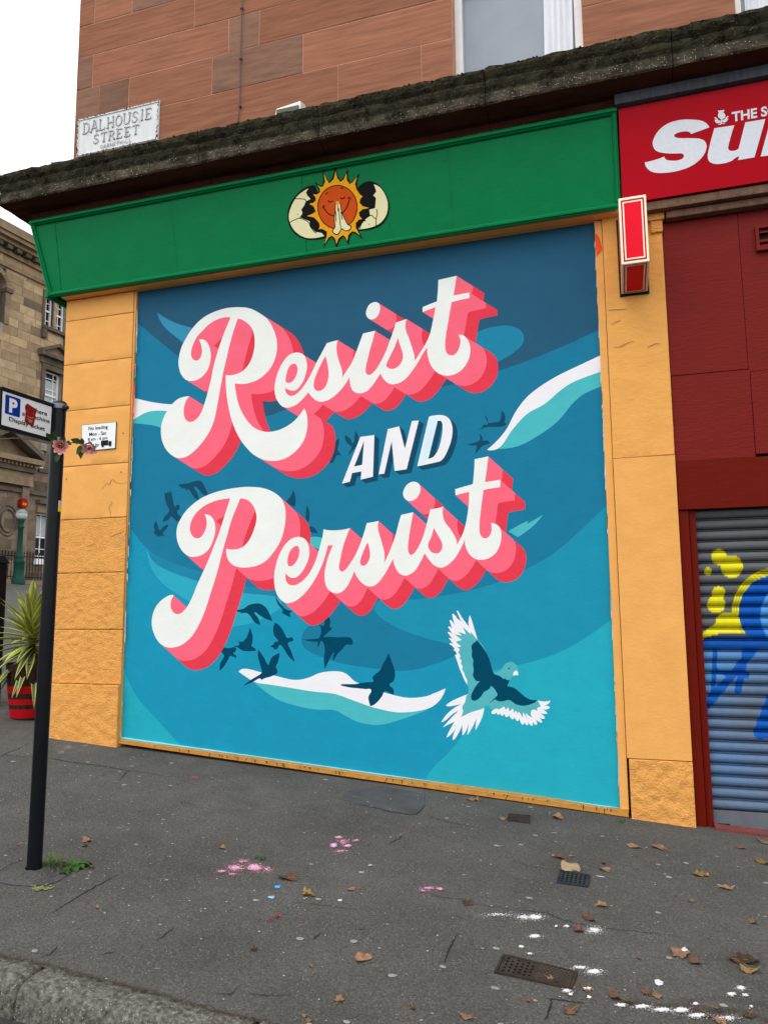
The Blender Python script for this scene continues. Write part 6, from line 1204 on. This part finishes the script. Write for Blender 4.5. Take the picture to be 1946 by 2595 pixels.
# fallen leaves
lm = [mat('leaf_tan', lin((132, 102, 80)), rough=0.85, var=0.3, scale=30, bump=0.5, rand=0.15), mat('leaf_brown', lin((100, 74, 60)), rough=0.85, var=0.3, scale=30, bump=0.5, rand=0.2), mat('leaf_dark', lin((72, 56, 46)), rough=0.9, var=0.3, scale=30, bump=0.5, rand=0.2), mat('leaf_ochre', lin((132, 106, 66)), rough=0.85, var=0.3, scale=30, bump=0.5, rand=0.15)]
def leaf(r, x, y, size, mi, label, grp='fallen leaves', lobes=5, curl=0.5, seed=0):
    R_ = random.Random(int(x*7+y*13)+seed); c = gp(r, x, y, 0.004); k = REG[r][2]/1659.0
    dep = (c-CAM) @ FW; rad = size*k*0.5*dep/F*1.15
    t = thing('fallen_leaf', tuple(c), label, 'leaf', grp); a0_ = R_.uniform(0, 6.28); n = 30; vs = [(c[0], c[1], c[2]+0.002)]
    cd = R_.uniform(0, 6.28); cu = curl*R_.uniform(0.6, 1.3)
    for ring_ in (0.35, 0.7, 1.0):
        for i in range(n):
            a = 2*math.pi*i/n; w = 1.0-0.22*abs(math.sin(a*lobes/2.0))**1.5+0.16*R_.uniform(-1, 1)*(ring_ > 0.9)+0.25*noise.noise(Vector((math.cos(a), math.sin(a), x*0.1)))
            if abs(a-math.pi) < 0.25: w *= 0.75
            q = rad*ring_*w; x_, y_ = q*math.cos(a)*1.15, q*math.sin(a)*0.85
            h = cu*rad*(0.9*(x_/rad*math.cos(cd)+y_/rad*math.sin(cd))**2*ring_+0.12*noise.noise(Vector((x_*60, y_*60, seed))))
            X, Y_ = c[0]+x_*math.cos(a0_)-y_*math.sin(a0_), c[1]+x_*math.sin(a0_)+y_*math.cos(a0_); vs.append((X, Y_, pave_z(X, Y_)+0.004+max(0, h)))
    fs = [(0, 1+i, 1+(i+1) % n) for i in range(n)]+[(1+j*n+i, 1+(j+1)*n+i, 1+(j+1)*n+(i+1) % n, 1+j*n+(i+1) % n) for j in range(2) for i in range(n)]
    mb = MB(); mb.add(vs, fs); mb.build('blade', lm[mi], t)
    if size > 20:
        e = np.array([math.cos(a0_+math.pi), math.sin(a0_+math.pi)]); pts = []
        for s in (0.0, 0.8, 1.3, 1.8): X, Y_ = c[0]+e[0]*rad*s, c[1]+e[1]*rad*s; pts.append((X, Y_, pave_z(X, Y_)+0.008))
        mb = MB(); mb.tube(pts, 0.0012, 5); mb.build('stalk', lm[3], t)
LMK = [('the long rusty cover', 'B9', 350, 1035), ('the blue grey grate', 'B9', 560, 510), ('the roller shutter step', 'B9', 1500, 215), ('the foot of the mural', 'B9', 300, 120), ('the orange pillar foot', 'B9', 1050, 200), ('the black post', 'B4', 300, 1150), ('the pink chalk burst', 'B8', 330, 480), ('the middle pink chalk', 'B8', 860, 330), ('the large crumpled tan leaf', 'B9', 1160, 930), ('the dark leaf cluster', 'B9', 1540, 975), ('the white chalk along the kerb', 'B9', 1100, 1255), ('the large flat tan leaf', 'B8', 990, 1015), ('the white paper on open asphalt', 'B9', 1042, 1095), ('the mural sill', 'B4', 1275, 120), ('the kerb', 'B8', 640, 1400), ('the white chalk by the rusty cover', 'B9', 660, 800), ('the brown kerbside dirt', 'B9', 1450, 1250), ('the open asphalt before the shutter', 'B9', 1350, 560)]
LUSED = {}
def leaf_label(r, x, y, s, mi):
    c = gp(r, x, y); o = sorted(LMK, key=lambda q: np.linalg.norm(gp(q[1], q[2], q[3])-c))
    b = '%s %s leaf lying near %s' % ('small' if s < 45 else 'curled', ('tan', 'reddish brown', 'dark brown', 'ochre')[mi], o[0][0])
    k = LUSED.get(b, 0); LUSED[b] = k+1
    return b if k == 0 else '%s leaf between %s and %s' % (('tan', 'brown', 'dark', 'ochre')[mi], o[0][0], o[k][0])
leaf('B8', 990, 1015, 105, 0, 'large flat tan leaf lying alone in the middle of the pavement', curl=0.22, lobes=3); leaf('B9', 1160, 930, 110, 0, 'large crumpled tan leaf with a white paper scrap on it'); leaf('B9', 1545, 970, 110, 2, 'dark brown crumpled leaf, biggest of a small cluster near the kerb'); leaf('B8', 545, 542, 88, 1, 'long narrow brown leaf below the pink chalk burst', lobes=2); leaf('B4', 728, 935, 88, 0, 'slim brown leaf near the black post', lobes=2); leaf('B8', 930, 605, 50, 0, 'small round tan leaf', lobes=1, curl=0.15)
for x, y, s, mi in ((1245, 975, 80, 1), (1470, 970, 60, 2), (1550, 1025, 80, 3), (630, 1125, 66, 1), (795, 1175, 70, 1), (970, 1155, 54, 1), (1030, 1168, 54, 0), (548, 1255, 70, 1), (445, 1085, 54, 0), (650, 737, 68, 1), (590, 800, 62, 1), (718, 660, 58, 0), (738, 458, 58, 0), (480, 385, 68, 1), (552, 382, 26, 0), (730, 420, 32, 1), (905, 328, 60, 0), (1040, 330, 72, 0), (475, 160, 68, 0), (160, 167, 44, 0), (12, 65, 36, 0), (1470, 235, 40, 0), (1638, 303, 62, 0), (1500, 332, 46, 1), (1265, 483, 74, 3), (1310, 490, 36, 3), (1420, 562, 58, 0), (1225, 632, 32, 0), (1625, 415, 70, 3), (1385, 1310, 80, 0), (1320, 1280, 44, 1), (1550, 1285, 60, 2), (1380, 1250, 40, 2), (305, 1195, 34, 1), (930, 960, 22, 1), (870, 1205, 40, 2), (1290, 190, 30, 1), (1340, 190, 36, 0), (1575, 755, 40, 0)): leaf('B9', x, y, s, mi, leaf_label('B9', x, y, s, mi))
for x, y, s, mi in ((857, 1262, 58, 0), (1292, 1315, 42, 1), (1615, 1372, 66, 0), (660, 636, 66, 3), (690, 645, 36, 3), (640, 1365, 30, 3), (670, 1395, 36, 3), (150, 355, 40, 3), (345, 965, 44, 2), (1620, 685, 66, 2), (683, 1060, 28, 0), (985, 838, 24, 1), (1640, 68, 44, 0)): leaf('B8', x, y, s, mi, leaf_label('B8', x, y, s, mi))
for x, y, s, mi in ((165, 965, 34, 0), (715, 982, 40, 2), (770, 1168, 46, 2), (1275, 165, 36, 0), (820, 1500, 40, 3)): leaf('B4', x, y, s, mi, leaf_label('B4', x, y, s, mi))
# scraps
def scrap(r, x, y, size, m_, name, label, cat, hump=0.5, asp=0.7, grp=None):
    R_ = random.Random(int(x+y)); c = gp(r, x, y, 0.004); k = REG[r][2]/1659.0; rad = size*k*0.5*((c-CAM) @ FW)/F; n = 12; vs = []
    for q in (0.0001, 0.5, 1.0):
        for i in range(n): a = 2*math.pi*i/n; w = R_.uniform(0.7, 1.15); X, Y_ = c[0]+rad*q*w*math.cos(a), c[1]+rad*q*w*math.sin(a)*asp/0.55; vs.append((X, Y_, pave_z(X, Y_)+0.004+rad*hump*(1-q)*R_.uniform(0.3, 1.0)))
    mb = MB(); mb.add(vs, [(j*n+i, j*n+(i+1) % n, (j+1)*n+(i+1) % n, (j+1)*n+i) for j in range(2) for i in range(n)]); return tag(mb.build(name, m_), label, cat, grp)
paper = mat('paper_white', lin((196, 198, 206)), rough=0.8, var=0.12, scale=40)
scrap('B9', 1042, 1095, 54, paper, 'paper_scrap', 'crumpled white paper scrap on open asphalt', 'paper', 0.7); scrap('B9', 1190, 912, 42, paper, 'paper_scrap', 'small white paper scrap resting on a large tan leaf', 'paper', 1.3); scrap('B9', 714, 496, 52, mat('card_white', lin((185, 185, 176)), rough=0.8), 'card_scrap', 'thin white strip lying beside the blue grey grate', 'card', 0.1, 0.16)
scrap('B8', 485, 592, 40, mat('scrap_blue', lin((70, 150, 215)), rough=0.6), 'plastic_scrap', 'bright blue plastic scrap', 'scrap', 0.5); scrap('B8', 447, 655, 44, mat('scrap_lightblue', lin((130, 175, 215)), rough=0.6), 'plastic_scrap', 'pale blue torn plastic scrap', 'scrap', 0.3, 0.5); scrap('B8', 858, 672, 28, paper, 'paper_scrap', 'tiny white paper scrap near the round tan leaf', 'paper', 0.3)
# tan insole-shaped scrap by the grate
c0 = gp('B9', 520, 445); mb = MB(); pts = trace('B9', '492,430 505,422 530,422 560,430 585,440 600,455 596,470 570,462 545,468 515,470 495,455'); n = len(pts); g_ = [gp('B9', (p[0]-1200)/0.44967, (p[1]-2000)/0.44967, 0.004) for p in pts]; cc_ = sum(g_)/n
vs = [p+np.array([0, 0, 0.011+0.006*math.sin(i*0.4)]) for i, p in enumerate(g_)]+[cc_+(p-cc_)*0.6+np.array([0, 0, 0.006]) for p in g_]+[cc_+np.array([0, 0, 0.004])]+list(g_)
mb.add(vs, [(i, (i+1) % n, n+(i+1) % n, n+i) for i in range(n)]+[(n+i, n+(i+1) % n, 2*n) for i in range(n)]+[(2*n+1+i, 2*n+1+(i+1) % n, (i+1) % n, i) for i in range(n)])
tag(mb.build('card_tray', mat('card_tan', lin((160, 140, 112)), rough=0.8, var=0.12, scale=30), smooth=True), 'curled tan shoe shaped scrap lying against the blue grey grate', 'card')
# weeds
wg = mat('weed_green', (0.040, 0.088, 0.024), rough=0.6, var=0.3, scale=30, rand=0.2); gg = mat('grass_green', (0.10, 0.16, 0.035), rough=0.7, var=0.4, scale=30); gd = mat('grass_dry', (0.26, 0.19, 0.09), rough=0.8, var=0.3, scale=30)
WR = random.Random(8); tc_ = gp('B4', 440, 1160); mb = MB()
for i in range(150):
    a = WR.uniform(0, 6.28); r = abs(WR.gauss(0, 0.03)); p = (tc_[0]+r*math.cos(a)*1.5, tc_[1]+r*math.sin(a), 0); p = (p[0], p[1], pave_z(p[0], p[1])-0.002); dry = i > 105
    d = Vector((math.cos(a)*0.6+WR.uniform(-0.5, 0.5), math.sin(a)*0.6+WR.uniform(-0.5, 0.5), 0.35 if dry else 1.0)); leaf_blade(mb, p, d, (0, 0, 1) if abs(d.normalized().z) < 0.95 else (1, 0, 0), WR.uniform(0.05, 0.11), 0.0045, 0.55 if dry else 0.25, 1 if dry else 0, 4)
tag(mb.build('grass_tuft', [gg, gd]), 'tuft of half dry grass at the foot of the black post', 'grass', None, 'stuff')
def weed(r, x, y, n, L, label, seed):
    R_ = random.Random(seed); c = gp(r, x, y, 0.0); t = thing('broadleaf_weed', tuple(c), label, 'weed')
    for i in range(n):
        a = i*2.4+R_.uniform(-0.3, 0.3); up = R_.uniform(0.15, 0.9); d = Vector((math.cos(a), math.sin(a), up)); mb = MB(); leaf_blade(mb, (c[0]+0.01*math.cos(a), c[1]+0.01*math.sin(a), c[2]+0.004), d, Vector((0, 0, 1)), L*R_.uniform(0.6, 1.1), L*R_.uniform(0.32, 0.5), 0.45+up*0.3, 0, 6); mb.build('leaf', wg, t)
weed('B4', 630, 1150, 22, 0.105, 'broad leaved green weed beside the black post', 2); weed('B8', 380, 415, 7, 0.042, 'tiny green weed above the pink chalk burst', 4); weed('B4', 530, 1205, 8, 0.06, 'small low weed at the edge of the broad leaved weed', 6)
mb = MB(); q0 = gp('B4', 350, 1345)
for i in range(60):
    p = gp('B4', 275+WR.uniform(0, 175), 1335+WR.gauss(0, 9)+WR.uniform(0, 12), 0.003); a = WR.uniform(0, 6.28); leaf_blade(mb, p, Vector((math.cos(a), math.sin(a), 0.3)), Vector((0, 0, 1)), WR.uniform(0.01, 0.025), 0.009, 0.2, 0, 3)
tag(mb.build('plucked_weed', mat('weed_pale', (0.22, 0.24, 0.09), rough=0.7, var=0.3, scale=40)), 'pale wilted sprig of weed lying below the black post', 'weed sprig', None, 'stuff')
